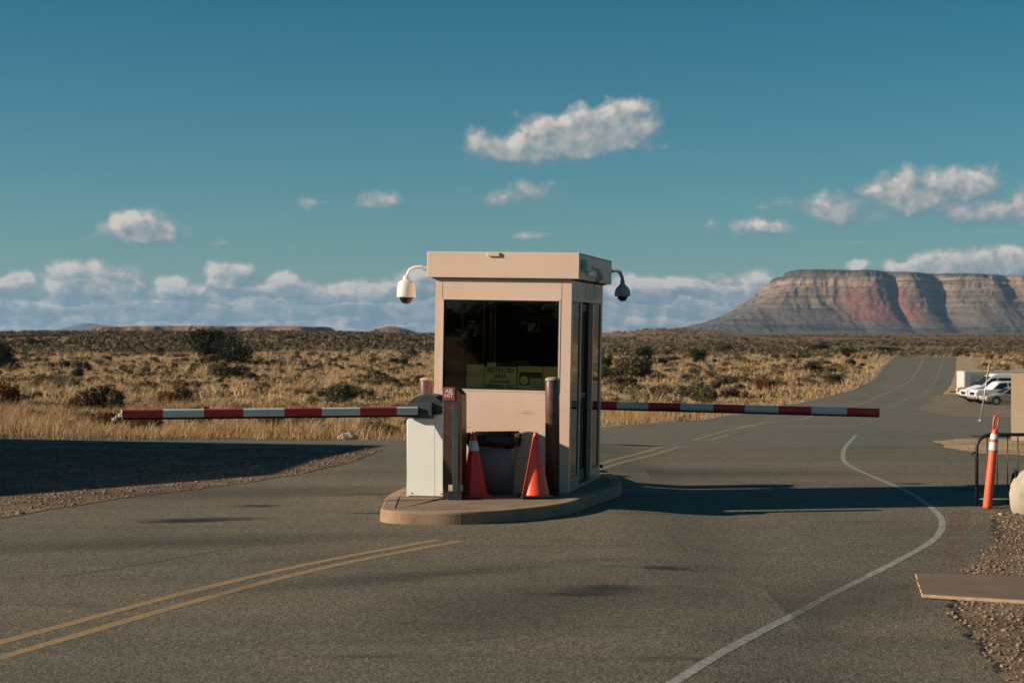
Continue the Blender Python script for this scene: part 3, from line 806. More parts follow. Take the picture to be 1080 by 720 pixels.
# ------------------------------------------------------------ barrier gates
def stripes_arm(parent, p0, p1, segs, name='arm'):
    """p0 hub end, p1 tip; segs list of (frac0, frac1, material)"""
    p0 = Vector(p0); p1 = Vector(p1); d = (p1 - p0); L = d.length; t = d.normalized()
    side = t.cross(Vector((0, 0, 1))).normalized(); up = side.cross(t).normalized()
    hgt = .086
    prof = []
    for k in range(14):
        a = 2 * PI * k / 14
        cx, cz = math.cos(a), math.sin(a)
        cx = math.copysign(abs(cx) ** .6, cx) * .035; cz = math.copysign(abs(cz) ** .6, cz) * hgt / 2
        prof.append((cx, cz + .008))
    a = MB(); mats = ['stripe_red', 'stripe_white']
    for f0, f1, m in segs:
        q0 = p0 + t * L * f0; q1 = p0 + t * L * f1; n = len(prof)
        vs = [q0 + side * x + up * z for x, z in prof] + [q1 + side * x + up * z for x, z in prof]
        fs = [(i, (i + 1) % n, n + (i + 1) % n, n + i) for i in range(n)]
        a._add(vs, fs, mats.index(m), True)
        if f1 == segs[-1][1]: a._add(vs[n:], [tuple(range(n))], 1, False)
        if f0 == segs[0][0]: a._add(vs[:n], [tuple(range(n))[::-1]], 1, False)
    arm = a.build(name, mats, parent)
    b = MB(); vs = []
    for q in (p0, p1 - t * .01):
        for x, z in ((-.022, -.052), (.022, -.052), (.022, -.032), (-.022, -.032)): vs.append(q + side * x + up * z)
    b._add(vs, [(0, 1, 5, 4), (1, 2, 6, 5), (2, 3, 7, 6), (3, 0, 4, 7), (0, 3, 2, 1), (4, 5, 6, 7)])
    b.build('edge_seal', 'rubber', arm)
    return arm

def gate(label, base, yaw, mirror, armpts, segs, group=None):
    t = thing('barrier_gate', label, 'barrier gate', base, yaw, group)
    mb = MB(); mb.box(0, .42, .012, .36, 0, .80); mb.build('cabinet', 'white_cab', t)
    # door panel with a sloped top edge
    mb = MB(); mb.prism([(0.0, .012), (.305, .012), (.305, .855), (0.016, .82)], -.004, .0118, axis='y'); d = mb.build('cabinet_door', 'white_cab', t)
    mb = MB(); mb.prism([(0.309, .012), (.42, .012), (.42, .868), (0.309, .8555)], -.004, .0118, axis='y'); mb.build('cabinet_panel', 'white_cab', t)
    for x in (.05, .37):
        mb = MB(); mb.box(x, x + .02, -.008, -.0042, .03, .038); mb.build('lock', 'black', d)
    # curved hood
    pr = [(-.008, .80)] + [(.21 + .222 * math.cos(a), .86 + .205 * math.sin(a)) for a in [PI - PI * k / 14 for k in range(15)]] + [(.428, .80)]
    mb = MB(); mb.prism(pr, .013, .37, axis='y'); mb.prism(pr[2:-2], -.02, .012, axis='y'); mb.build('hood', 'green_metal', t)
    mb = MB(); mb.box(.02, .30, -.075, -.0205, .82, .985, bev=.01); b = mb.build('arm_bracket', 'green_metal', t)
    mb = MB(); mb.lathe([(.018, 0), (.018, .012), (.0001, .013)], 12, mat=Matrix.Translation((.21, -.075, .90)) @ Matrix.Rotation(R(90), 4, 'X')); mb.build('pivot_bolt', 'black', b)
    bpy.context.view_layer.update()
    inv = t.matrix_world.inverted()
    arm = stripes_arm(t, inv @ Vector(armpts[0]), inv @ Vector(armpts[1]), segs)
    return t, arm
pa, pb = apos(440, 434.0, 18.45), apos(128.5, 437.2, 17.65)
def fr(px, a=440, b=128.5): return (a - px) / (a - b)
ed = [440, 417, 377, 336, 296, 253, 212, 170, 128.5]
segs = [(fr(ed[i]), fr(ed[i + 1]), 'stripe_white' if i % 2 == 0 else 'stripe_red') for i in range(8)]
gl, armL = gate('white barrier gate cabinet with a sunlit red and white arm lowered to the left', (-1.105, 18.56, IZ), R(-12), False, (pa, pb), segs)
# reflective panel and torn tip of the left arm
bpy.context.view_layer.update()
inv = gl.matrix_world.inverted()
mb = MB(); q0 = pa.lerp(pb, fr(334)); q1 = pa.lerp(pb, fr(298)); tt = (q1 - q0).normalized()
for dz0, dz1 in ((.036, .042), (-.026, -.021)):
    vs = [inv @ (q + Vector((0, -.038 - o, z))) for q in (q0, q1) for o in (0, .004) for z in (dz0, dz1)]
    mb._add(vs, [(0, 1, 3, 2), (4, 6, 7, 5), (0, 2, 6, 4), (1, 5, 7, 3), (0, 4, 5, 1), (2, 3, 7, 6)])
mb.build('reflector_rim', 'cone_red', armL)
mb = MB()
for i in range(9):
    c = inv @ (pb + Vector((-.07 + i * .009, random.uniform(-.015, .015), -.05 + i * .007))); s_ = random.uniform(.02, .03)
    bm = bmesh.new(); bmesh.ops.create_icosphere(bm, subdivisions=1, radius=s_)
    for v in bm.verts: v.co += Vector((random.uniform(-1, 1), random.uniform(-1, 1), random.uniform(-1, 1))) * s_ * .4
    bm.verts.index_update(); mb._add([v.co + c for v in bm.verts], [[v.index for v in f.verts] for f in bm.faces]); bm.free()
mb.build('torn_tip', 'sack', armL)
# right gate: cabinet behind the booth, arm across the right lane
ra, rb = apos(578, 426.0, 21.62), apos(928, 435.3, 20.6)
def fr2(px): return (px - 578) / (928 - 578)
e2 = [578, 592, 630 - 8, 654, 688, 722, 757, 790, 825, 859, 895, 928]
segs = []
cols = ['stripe_red', 'stripe_white', 'stripe_red', 'stripe_white', 'stripe_red', 'stripe_white', 'stripe_red', 'stripe_white', 'stripe_red', 'stripe_white', 'stripe_red']
for i in range(11): segs.append((fr2(e2[i]), fr2(e2[i + 1]), cols[i]))
gate('barrier gate behind the booth with its shaded red and white arm lowered to the right', (.62, 21.92, IZ), R(168), True, (ra, rb), segs)

# ------------------------------------------------------------ bollards
def bollard(label, x, y, h=1.22, r=.076):
    t = thing('bollard', label, 'bollard', (x, y, IZ), 0, 'brown bollards guarding the booth')
    mb = MB(); mb.lathe([(r, 0), (r, h - .02), (r - .003, h - .012)], 28); mb.build('pipe', 'bollard', t)
    mb = MB(); mb.lathe([(r + .002, h - .012), (r + .001, h), (r * .8, h + .018), (r * .4, h + .026), (.0001, h + .028)], 28); mb.build('cap', 'cap', t)
bollard('brown steel bollard with a rounded tan cap before the right end of the booth window', .425, 18.68)
bollard('brown steel bollard rising behind the white barrier cabinet', -.955, 19.78, 1.19)

# ticket post with red sign
pp = apos(478.5, 526, 1.72 * F / 176)
t = thing('ticket_post', 'slanted-top dark maroon post with a small red sign beside the white cabinet', 'post', (-.60, 18.40, IZ), R(-14))
mb = MB(); mb.prism([(-.10, 0), (.105, 0), (.105, 1.075), (.05, 1.13), (-.02, 1.15), (-.10, 1.15)], -.085, .10, axis='y'); mb.build('post_body', 'maroon', t)
mb = MB(); mb.box(-.10, -.088, -.0875, -.0855, .01, 1.1); mb.build('lit_edge', pmat('sunlit_maroon', (.17, .075, .065), .5, var=.2), t)  # lighter strip paints sunlight on the left edge of the post
mb = MB(); mb.box(-.098, .035, -.092, -.0875, 1.015, 1.148, bev=.001); sg = mb.build('sign_plate', 'sign_red', t)
textmesh('lettering', 'AIE', .058, 'sign_text', sg, (-.03, -.0935, 1.110), (R(90), 0, 0), sx=1.0)
textmesh('lettering', 'HIT', .058, 'sign_text', sg, (-.03, -.0935, 1.062), (R(90), 0, 0), sx=1.05)
t2 = thing('slim_post', 'slim black post with a black foot in front of the maroon post', 'post', (-.575, 18.235, IZ), R(-12))
mb = MB(); mb.box(-.032, .032, -.03, .03, .08, .98, bev=.004); mb.build('shaft', 'green_metal', t2)
mb = MB(); mb.box(-.075, .075, -.06, .06, 0, .085, bev=.004); mb.build('foot', 'black_metal', t2)
for x in (-.058, .052):
    mb = MB(); mb.box(x - .022, x + .022, -.012, -.006, .087, .15); mb.build('label', 'label', t2)

# ------------------------------------------------------------ cones
def cone(label, x, y, h, rb_, mat, octa, collar):
    t = thing('traffic_cone', label, 'traffic cone', (x, y, IZ), R(8))
    b = .17
    mb = MB(); mb.box(-b, b, -b, b, 0, .03, bev=.01); mb.build('base', 'rubber' if not octa else mat, t)
    n = 8 if octa else 32
    z0 = .03; k = [(rb_, z0), (rb_ * .97, z0 + .01)]
    rt = .021
    def rr(z): return rb_ * .97 + (rt - rb_ * .97) * (z - z0) / (h - z0)
    k += [(rr(z), z) for z in (h * .3, h * .6, h - .01)] + [(rt * .8, h)]
    mb = MB(); mb.lathe(k, n, smooth=not octa); mb.build('cone_body', mat, t)
    if collar:
        za, zb = collar; mb = MB(); mb.lathe([(rr(za) + .004, za), (rr(zb) + .004, zb)], n, smooth=not octa, cap=False); mb.build('collar', 'collar', t)
cone('deep red traffic cone with one white collar, next to the maroon post', -.40, 18.50, .665, .15, 'cone_red', True, (.485, .585))
cone('plain orange traffic cone on a black base, between the bin and the right bollard', .245, 18.42, .68, .148, 'cone_orange', False, None)

# ------------------------------------------------------------ rubbish bin with bag
t = thing('rubbish_bin', 'pale grey bin with a black bag folded over its rim, behind the white-collared cone', 'bin', (-.20, 18.90, IZ), R(-12))
def rrect(w, d, r=.05, n=4):
    out = []
    for cx, cy, a0 in ((w - r, d - r, 0), (-w + r, d - r, 90), (-w + r, -d + r, 180), (w - r, -d + r, 270)):
        for k in range(n + 1):
            a = R(a0 + 90 * k / n); out.append((cx + r * math.cos(a), cy + r * math.sin(a)))
    return out
def loft(mbx, rings, mi=0, smooth=True, captop=False):
    n = len(rings[0]); vs = [p for r_ in rings for p in r_]; fs = []
    for i in range(len(rings) - 1):
        for k in range(n): fs.append((i * n + k, i * n + (k + 1) % n, (i + 1) * n + (k + 1) % n, (i + 1) * n + k))
    fs.append(tuple(range(n))[::-1])
    if captop: fs.append(tuple((len(rings) - 1) * n + k for k in range(n)))
    mbx._add(vs, fs, mi, smooth)
mb = MB(); loft(mb, [[(x, y, 0) for x, y in rrect(.20, .11)], [(x, y, .60) for x, y in rrect(.25, .14)]], captop=True); mb.build('bin_body', 'bin', t)
mb = MB(); rings = []
for i, (w, d, z) in enumerate(((.265, .155, .53), (.272, .162, .58), (.268, .158, .635), (.255, .145, .65), (.23, .12, .60))):
    rings.append([(x + random.uniform(-.02, .016), y + random.uniform(-.02, .014), z + random.uniform(-.05, .03) * (1 if i < 3 else .4)) for x, y in rrect(w, d, n=8)])
loft(mb, rings); mb.build('bag', 'bag', t)

# ------------------------------------------------------------ crowd barrier, delineator, sack, board
fb = thing('crowd_barrier', 'black tubular crowd barrier at the right edge of the road', 'crowd barrier', (5.14, 19.6, -.082), R(-3))
mb = MB(); hB = .80; r = .075 * 2
pts = [(0, 0, .02), (0, 0, hB - r)] + [(r - r * math.cos(a), 0, hB - r + r * math.sin(a)) for a in [PI / 2 * k / 6 for k in range(1, 7)]]
pts += [(2.0 - r + r * math.sin(a), 0, hB - r + r * math.cos(a)) for a in [PI / 2 * k / 6 for k in range(0, 7)]] + [(2.0, 0, .02)]
mb.tube(pts, .019, 10); mb.tube([(0, 0, .085), (2.0, 0, .085)], .015, 8); mb.build('frame', 'black_metal', fb)
for k in range(1, 18):
    mb = MB(); mb.tube([(.112 * k, 0, .085), (.112 * k, 0, hB)], .0065, 6); mb.build('bar', 'black_metal', fb)
for x in (.42, 1.6):
    mb = MB(); mb.tube([(x + .02, -.33, .012), (x - .01, -.30, .06), (x, -.1, .34), (x, 0, .40), (x, .1, .34), (x, .30, .06), (x, .33, .012)], .017, 8); mb.build('foot', 'black_metal', fb)
mb = MB(); mb.tube([(0, 0, .60), (-.05, 0, .60), (-.05, 0, .57)], .012, 8); mb.build('hook', 'black_metal', fb)

d0, d1 = apos(1041.5, 535, 19.4), apos(1049.3, 456, 19.4)
t = thing('delineator_post', 'leaning orange tubular delineator with two white bands and a loop handle', 'delineator', (d0.x, d0.y, -.08), 0)
ax = (d1 - d0).normalized()
rot = Vector((0, 0, 1)).rotation_difference(ax).to_matrix().to_4x4()
LL = (d1 - d0).length
mb = MB(); mb.lathe([(.048, 0), (.05, .03), (.047, LL * .5), (.043, LL * .9), (.036, LL), (.03, LL + .04), (.018, LL + .05)], 20, mat=rot); mb.build('tube', 'orange', t)
mb = MB(); mb.tube([rot @ Vector(p) for p in [(-.018, 0, LL + .04), (-.024, 0, LL + .1), (-.026, 0, LL + .15), (-.018, 0, LL + .19), (0, 0, LL + .205), (.018, 0, LL + .19), (.026, 0, LL + .15), (.024, 0, LL + .1), (.018, 0, LL + .04)]], .0095, 8); mb.build('handle', 'orange', t)
for za, zb in ((LL * .78, LL * .885), (LL * .925, LL * 1.02)):
    mb = MB(); mb.lathe([(.0475, za), (.0455, zb) if zb < LL else (.0405, LL * .995)], 20, mat=rot, cap=False); mb.build('white_band', 'collar', t)

def blob(name, mat, c, s, seed, sub=4, amp=.25, ribs=0, freq=2.2):
    bm = bmesh.new(); bmesh.ops.create_icosphere(bm, subdivisions=sub, radius=1)
    P_ = np.array([v.co[:] for v in bm.verts])
    nz = fbm(P_[:, 0] * freq + P_[:, 2] * 1.3 + seed, P_[:, 1] * freq - P_[:, 2] * 1.7 + seed * 2, 4, seed)
    for v, k in zip(bm.verts, nz):
        f = 1 + (k - .5) * 2 * amp
        if ribs: f += .035 * math.sin(math.atan2(v.co.y, v.co.x) * ribs) * (1 - abs(v.co.z))
        v.co = Vector((v.co.x * s[0] * f, v.co.y * s[1] * f, max(v.co.z, -.55) * s[2] * f + s[2] * .5))
    me = bpy.data.meshes.new(name); bm.to_mesh(me); bm.free(); me.materials.append(M[mat])
    me.polygons.foreach_set('use_smooth', [True] * len(me.polygons))
    o = link(name, me); o.location = c; return o
tag(blob('sandbag', 'sack', (5.55, 18.85, -.08), (.24, .22, .32), 5, 4, .16, ribs=17), 'pale weathered sack slumped against the foot of the crowd barrier', 'sandbag')
rp = at(366, 464.2); tag(blob('rock', 'stone', (rp[0], rp[1], tz(*rp)), (.16, .12, .085), 11), 'pale lone rock at the grass edge of the left road', 'rock')
rp = at(1056, 545); tag(blob('rock', 'sack', (rp[0], rp[1], -.075), (.03, .03, .02), 12, 3), 'small white stone on the gravel below the crowd barrier', 'rock')

b0, b1, b2, b3 = at(966, 609.5), at(973, 632.5), at(1105, 640.5), at(1100, 613)
t = thing('flat_board', 'flat brown concrete board lying across the gravel edge of the road', 'board', (b0[0], b0[1], -.073))
O = Vector((b0[0], b0[1]))
poly = [tuple(Vector(p) - O) for p in (b0, b1, b2, b3)]
pj = []
for i in range(4):
    a = Vector(poly[i]); b = Vector(poly[(i + 1) % 4]); n = 14
    for k in range(n):
        p = a.lerp(b, k / n); pj.append((p.x + random.uniform(-.006, .006), p.y + random.uniform(-.003, .003)))
mb = MB(); mb.prism(pj[::-1], 0, .024, mi=1, mi_top=0); mb.build('slab', ['board', 'board_edge'], t)

# low tan wall, marker pole
t = thing('masonry_wall', 'low tan block wall at the right edge of the picture behind the crowd barrier', 'wall', (8.53, 30.3, 0), R(-24))
mb = MB(); mb.box(0, 5, 0, .4, 0, 1.14); mb.build('wall_body', 'wall_tan', t)
pb0 = at(1034, 444.5); Yp = pb0[1]; p1 = apos(1043.5, 384, Yp)
t = thing('marker_pole', 'thin leaning metal pole standing before the parked vehicles', 'pole', (pb0[0], Yp, tz(*pb0)))
base = Vector((pb0[0], Yp, tz(*pb0)))
mb = MB(); mb.tube([(0, 0, 0), (p1 - base)], [.03, .022], 8); mb.build('shaft', 'galv', t)
mb = MB(); mb.tube([(p1 - base) * .74, (p1 - base) * 1.0], .034, 8); mb.build('sleeve', 'board_edge', t)
mb = MB(); mb.lathe([(.08, 0), (.07, .04), (.03, .08)], 12); mb.build('footing', 'stone', t)

# ------------------------------------------------------------ parked vehicles
def vehicle(name, label, cat, px, py, w, prof, belt, taper, wheels, wr, paint, windows, screen=None, extras=(), yaw=4):
    X, Y = at(px, py)
    t = thing(name, label, cat, (X, Y, tz(X, Y) + .05), R(yaw), 'vehicles parked in the lot on the right')
    def hw(z): return w / 2 - max(0, z - belt) * taper
    # body shell from the side profile
    n = len(prof); vs = []; fs = []
    inset_ = .07
    for sgn in (-1, 1):
        for x, z in prof: vs.append((x, sgn * hw(z), z))
    fs.append(tuple(range(n))); fs.append(tuple(n + i for i in range(n))[::-1])
    for i in range(n): fs.append((i, n + i, n + (i + 1) % n, (i + 1) % n))
    bm = bmesh.new(); V = [bm.verts.new(v) for v in vs]
    for f in fs: bm.faces.new([V[i] for i in f])
    bmesh.ops.recalc_face_normals(bm, faces=bm.faces[:])
    bmesh.ops.bevel(bm, geom=[e for e in bm.edges if e.calc_face_angle(0) > .6], offset=.05, segments=2, affect='EDGES')
    me = bpy.data.meshes.new('body'); bm.to_mesh(me); bm.free(); me.materials.append(M[paint])
    link('body', me, t)
    for poly in windows:
        for sgn in (-1, 1):
            mb = MB()
            v = [(x, sgn * (hw(z) + .006), z) for x, z in poly]; v2 = [(x, sgn * (hw(z) - .03), z) for x, z in poly]; m = len(v)
            mb._add(v + v2, [tuple(range(m)), tuple(m + i for i in range(m))] + [(i, (i + 1) % m, m + (i + 1) % m, m + i) for i in range(m)])
            mb.build('window', 'car_glass', t)
    if screen:
        (x0, z0), (x1, z1) = screen; nx, nz = -(z1 - z0), (x1 - x0); l = math.hypot(nx, nz); nx /= l; nz /= l
        k0, k1 = hw(z0) - .08, hw(z1) - .08; o_ = .012
        vs = [(x0 + nx * o_, -k0, z0 + nz * o_), (x0 + nx * o_, k0, z0 + nz * o_), (x1 + nx * o_, k1, z1 + nz * o_), (x1 + nx * o_, -k1, z1 + nz * o_)]
        mb = MB(); mb._add(vs + [(a - nx * .03, b, c - nz * .03) for a, b, c in vs], [(0, 1, 2, 3), (4, 5, 6, 7), (0, 1, 5, 4), (1, 2, 6, 5), (2, 3, 7, 6), (3, 0, 4, 7)]); mb.build('windscreen', 'car_glass', t)
    for x in wheels:
        for sgn in (-1, 1):
            Mx = Matrix.Translation((x, sgn * (w / 2 - .09), wr)) @ Matrix.Rotation(R(90), 4, 'X')
            mb = MB(); mb.lathe([(wr * .9, -.125), (wr, -.09), (wr, .09), (wr * .9, .125)], 24, mat=Mx); wh = mb.build('wheel', 'rubber', t)
            mb = MB(); mb.lathe([(wr * .6, -.13), (wr * .6, .13)], 16, mat=Mx); mb.build('rim', 'chrome', wh)
            mb = MB(); mb.lathe([(wr * 1.16, -.135), (wr * 1.16, .1)], 24, mat=Matrix.Translation((x, sgn * (w / 2 - .09), wr + .04)) @ Matrix.Rotation(R(90), 4, 'X')); mb.build('wheel_arch', 'black', t)
    for nm, mat, bx in extras:
        mb = MB(); mb.box(*bx, bev=.01); mb.build(nm, mat, t)
    return t

sedan_p = [(0.05, .30), (0, .5), (.08, .70), (.9, .86), (1.35, .93), (2.1, 1.40), (2.5, 1.47), (3.3, 1.45), (4.1, 1.02), (4.7, .95), (4.75, .5), (4.7, .3)]
vehicle('parked_car', 'beige sedan parked nearest, nose to the left, in front of the white pickup', 'car', 1036.5, 427.3, 1.8, sedan_p, .9, .3, (.85, 3.7), .33, 'car_silver',
        [[(1.5, .95), (2.15, 1.37), (2.75, 1.40), (2.75, .95)], [(2.82, .95), (2.82, 1.40), (3.3, 1.38), (3.85, 1.0)]], ((1.38, .95), (2.08, 1.38)),
        [('headlight', 'light_lens', (-.01, .22, -.88, -.5, .56, .70)), ('headlight', 'light_lens', (-.01, .22, .5, .88, .56, .70)), ('bumper', 'black', (-.03, .1, -.7, .7, .3, .42))])
pick_p = [(0.02, .45), (0, .8), (.06, 1.10), (.25, 1.18), (1.35, 1.25), (2.0, 1.82), (2.3, 1.9), (3.7, 1.9), (3.85, 1.28), (5.75, 1.26), (5.8, .6), (5.7, .45)]
vehicle('parked_pickup', 'white pickup truck with a green side stripe, parked between the van and the beige sedan', 'pickup truck', 1025.5, 426.2, 1.95, pick_p, 1.22, .22, (1.0, 4.6), .39, 'car_white',
        [[(1.55, 1.27), (2.08, 1.78), (2.75, 1.82), (2.75, 1.27)], [(2.85, 1.27), (2.85, 1.82), (3.6, 1.82), (3.7, 1.27)]], ((1.4, 1.27), (2.0, 1.80)),
        [('grille', 'black', (-.03, .05, -.6, .6, .72, 1.0)), ('headlight', 'light_lens', (-.03, .12, -.95, -.66, .8, 1.02)), ('headlight', 'light_lens', (-.03, .12, .66, .95, .8, 1.02)),
         ('bumper', 'chrome', (-.08, .1, -.9, .9, .45, .66)), ('side_stripe', 'car_green', (2.3, 3.8, -.985, -.97, .85, 1.2))])
van_p = [(0.05, .40), (0, .75), (.1, 1.05), (.9, 1.32), (1.35, 1.45), (2.25, 2.3), (2.7, 2.5), (6.2, 2.55), (6.3, 2.3), (6.3, .4)]
vehicle('parked_van', 'tall white passenger van with dark windows, parked behind the white pickup', 'van', 1016, 424.6, 2.05, van_p, 1.4, .1, (1.0, 4.9), .38, 'car_white',
        [[(1.55, 1.48), (2.2, 2.12), (2.7, 2.15), (2.7, 1.48)], [(2.8, 1.48), (2.8, 2.15), (4.4, 2.15), (4.4, 1.48)], [(4.5, 1.48), (4.5, 2.15), (6.0, 2.15), (6.0, 1.48)]], ((1.38, 1.48), (2.2, 2.25)),
        [('grille', 'black', (-.03, .06, -.6, .6, .68, .95)), ('headlight', 'light_lens', (-.02, .2, -1.0, -.68, .78, 1.05)), ('headlight', 'light_lens', (-.02, .2, .68, 1.0, .78, 1.05)), ('bumper', 'black', (-.05, .1, -.95, .95, .4, .6))])
suv_p = [(0.03, .4), (0, .8), (.08, 1.05), (1.1, 1.15), (1.75, 1.68), (2.1, 1.76), (4.2, 1.74), (4.6, 1.2), (4.65, .45)]
vehicle('parked_suv', 'dark red sport utility car mostly hidden at the left end of the parked vehicles', 'car', 1012, 421.6, 1.85, suv_p, 1.12, .25, (.9, 3.7), .36, 'car_red',
        [[(1.25, 1.17), (1.8, 1.62), (2.6, 1.66), (2.6, 1.17)], [(2.7, 1.17), (2.7, 1.66), (4.0, 1.64), (4.3, 1.2)]], ((1.12, 1.18), (1.72, 1.64)),
        [('headlight', 'light_lens', (-.02, .15, -.9, -.55, .78, .96)), ('headlight', 'light_lens', (-.02, .15, .55, .9, .78, .96)), ('bumper', 'light_lens', (-.04, .1, -.85, .85, .5, .66))])
tr_p = [(0, .6), (0, 2.5), (7.5, 2.5), (7.5, .6)]
vehicle('box_trailer', 'long pale box trailer standing behind the dark red car', 'trailer', 1013, 419.6, 2.3, tr_p, 3, 0, (4.2, 5.1), .36, 'trailer_paint', [], None,
        [('side_panel', 'trailer', (.5, 7.0, -1.165, -1.152, 1.1, 2.15)), ('drawbar', 'black_metal', (-1.0, 0.0, -.06, .06, .5, .6))])

# ------------------------------------------------------------ building beyond the left edge (its shadow falls across the left road)
t = thing('entrance_building', 'tan flat-roofed building whose long shadow covers the left road', 'building')
fp = [(-14.6, 18.4), (-11.95, 21.4), (-11.7, 23.9), (-10.95, 27.4), (-18, 29.2), (-38, 30), (-38, 17.0)]
mb = MB(); mb.prism(fp, 0, 3.45); mb.build('wall_body', 'wall_tan', t)
fo = [(x + (.12 if x > -15 else -.1), y + (.0)) for x, y in fp]
mb = MB(); mb.prism(fo, 3.453, 3.6); mb.build('roof', 'kerb', t)

# ------------------------------------------------------------ vegetation
def foliage_mesh(name, mat, n, lobes, leaf, seed, stems=True, flat=.0, up=.0):
    """many small leaf faces spread through a lumpy volume; lobes: (x,y,z,rx,ry,rz)"""
    g = np.random.default_rng(seed)
    w = np.array([l[3] * l[4] * l[5] for l in lobes]); w = w / w.sum()
    k = g.choice(len(lobes), n, p=w); Lb = np.array(lobes)[k]
    d = g.normal(size=(n, 3)); d /= np.linalg.norm(d, axis=1)[:, None]
    rr = g.random(n) ** .45
    # uneven outline
    nz = fbm(d[:, 0] * 2.3 + Lb[:, 0] * 3 + 20, d[:, 1] * 2.3 + d[:, 2] * 2.1 + 20, 3, seed)
    rr = rr * (.62 + .75 * nz)
    c = Lb[:, :3] + d * Lb[:, 3:] * rr[:, None]
    c[:, 2] = np.maximum(c[:, 2], leaf * .3)
    # thin into clumps
    keep = fbm(c[:, 0] / (leaf * 7) + 50, c[:, 1] / (leaf * 7) + c[:, 2] / (leaf * 5), 2, seed + 3) > .36
    c = c[keep]; d = d[keep]; n = len(c)
    a = g.normal(size=(n, 3)) + d * .6; a[:, 2] += up; a /= np.linalg.norm(a, axis=1)[:, None]
    b = np.cross(a, g.normal(size=(n, 3))); b /= np.linalg.norm(b, axis=1)[:, None]
    s = leaf * (.6 + .8 * g.random(n))[:, None]
    V = np.stack([c - b * s * .35, c + b * s * .35, c + a * s * 1.2], 1).reshape(-1, 3)
    Fc = np.arange(n * 3).reshape(-1, 3)
    rnd = np.repeat(np.clip(g.random(n) * .6 + .4 * fbm(c[:, 0] / (leaf * 9), c[:, 2] / (leaf * 9), 2, 5), 0, 1), 3)
    return npmesh(name, V, Fc, mat, rnd)

def lobes(seed, n, w, h):
    g = random.Random(seed); out = []
    for i in range(n):
        a = g.uniform(0, 2 * PI); q = g.uniform(.1, .62)
        rx = g.uniform(.35, .55)
        out.append((math.cos(a) * q * w, math.sin(a) * q * w, h * g.uniform(.3, .62), rx * w, rx * w, h * g.uniform(.3, .42)))
    return out
sage_m = [foliage_mesh('sagebrush', 'sage', 2600, lobes(s, 5, .5, 1.0), .075, 100 + s, up=.5) for s in range(4)]
olive_m = [foliage_mesh('green_bush', 'olive', 3000, lobes(20 + s, 5, .5, 1.0), .07, 130 + s, up=.4) for s in range(3)]
dry_m = [foliage_mesh('dry_bush', 'dry', 2600, lobes(40 + s, 5, .5, 1.0), .085, 160 + s, up=.8) for s in range(3)]
rust_m = [foliage_mesh('rusty_bush', 'rust', 2800, lobes(60 + s, 4, .5, 1.0), .075, 180 + s, up=.4) for s in range(1)]
# junipers: crown + trunk
def jun_lobes(seed):
    g = random.Random(seed); out = []
    for i in range(13):
        a = g.uniform(0, 2 * PI); q = g.uniform(0, .40)
        out.append((math.cos(a) * q, math.sin(a) * q, g.uniform(.16, .74), g.uniform(.16, .30), g.uniform(.16, .30), g.uniform(.14, .24)))
    return out
jun_m = [foliage_mesh('crown', 'juniper', 5200, jun_lobes(80 + s), .045, 210 + s, up=.2) for s in range(3)]
def trunk_mesh():
    mb = MB(); mb.tube([(0, 0, -.05), (.02, 0, .2), (-.02, .02, .45), (.02, 0, .62)], [.05, .04, .028, .012], 8)
    for a in (0, 1.3, 2.6, 3.9, 5.1): mb.tube([(.01, 0, .15), (.12 * math.cos(a), .12 * math.sin(a), .36), (.24 * math.cos(a), .24 * math.sin(a), .5)], [.022, .016, .006], 6)
    o = mb.build('trunk_source', 'bark'); me = o.data; bpy.data.objects.remove(o); me.name = 'trunk'; return me
trunk_m = trunk_mesh()

def juniper(px, base, wpx, hpx, label, k=0, Y=None):
    X, Yy = at(px, base)
    t = thing('juniper_tree', label, 'tree', (X, Yy, tz(X, Yy)), random.uniform(0, 6))
    s = Yy / F
    c = link('crown', jun_m[k % 3], t); tr = link('trunk', trunk_m, t)
    sc_ = (wpx * s / .95, wpx * s / .95, hpx * s / .95)
    c.scale = sc_; tr.scale = sc_
    return t
for i_ in range(16):
    X_ = -46 + i_ * 3.4 + random.uniform(-1, 1); Y_ = -34 + random.uniform(-4, 4)
    t = thing('juniper_tree', 'dark juniper in the row behind the photographer, mirrored in the booth window', 'tree', (X_, Y_, 0), random.uniform(0, 6), 'junipers behind the photographer')
    for nm_, me_ in (('crown', jun_m[i_ % 3]), ('trunk', trunk_m)):
        c_ = link(nm_, me_, t); c_.scale = (5.2, 4.6, random.uniform(2.8, 3.8) if nm_ == 'crown' else 3)
def bush(name, me, px, base, wpx, hpx, label, cat='bush'):
    X, Y = at(px, base); s = Y / F
    o = link(name, me); o.location = (X, Y, tz(X, Y) - .03); o.rotation_euler = (0, 0, random.uniform(0, 6.2)); o.scale = (wpx * s / 1.05, wpx * s / 1.05, hpx * s)
    return tag(o, label, cat)
juniper(221, 385, 54, 40, 'broad dark juniper, left one of the touching pair above the sunlit barrier arm', 0)
juniper(246, 386.5, 42, 33, 'lower dark juniper joined to the right side of the broad one', 1)
juniper(2, 388, 32, 33, 'dark juniper cut by the left edge of the picture', 2)
juniper(34, 366, 22, 12, 'small dark juniper on the skyline near the left edge', 1)
juniper(228, 357, 22, 12, 'small dark tree top on the skyline over the broad juniper', 2)
juniper(681, 383, 28, 19, 'dark round juniper in the scrub to the right of the booth', 0)
juniper(637, 391, 20, 24, 'dark juniper right beside the rear edge of the booth', 1)
juniper(737, 382, 22, 17, 'round dark juniper in the middle of the scrub between booth and road', 2)
juniper(866, 370, 18, 11, 'small dark juniper on the flat left of the road crest', 1)
juniper(893, 377, 20, 11, 'dark juniper at the end of the scrub beside the far road', 0)
juniper(856, 392, 24, 14, 'olive juniper on the rise beside the far road', 2)
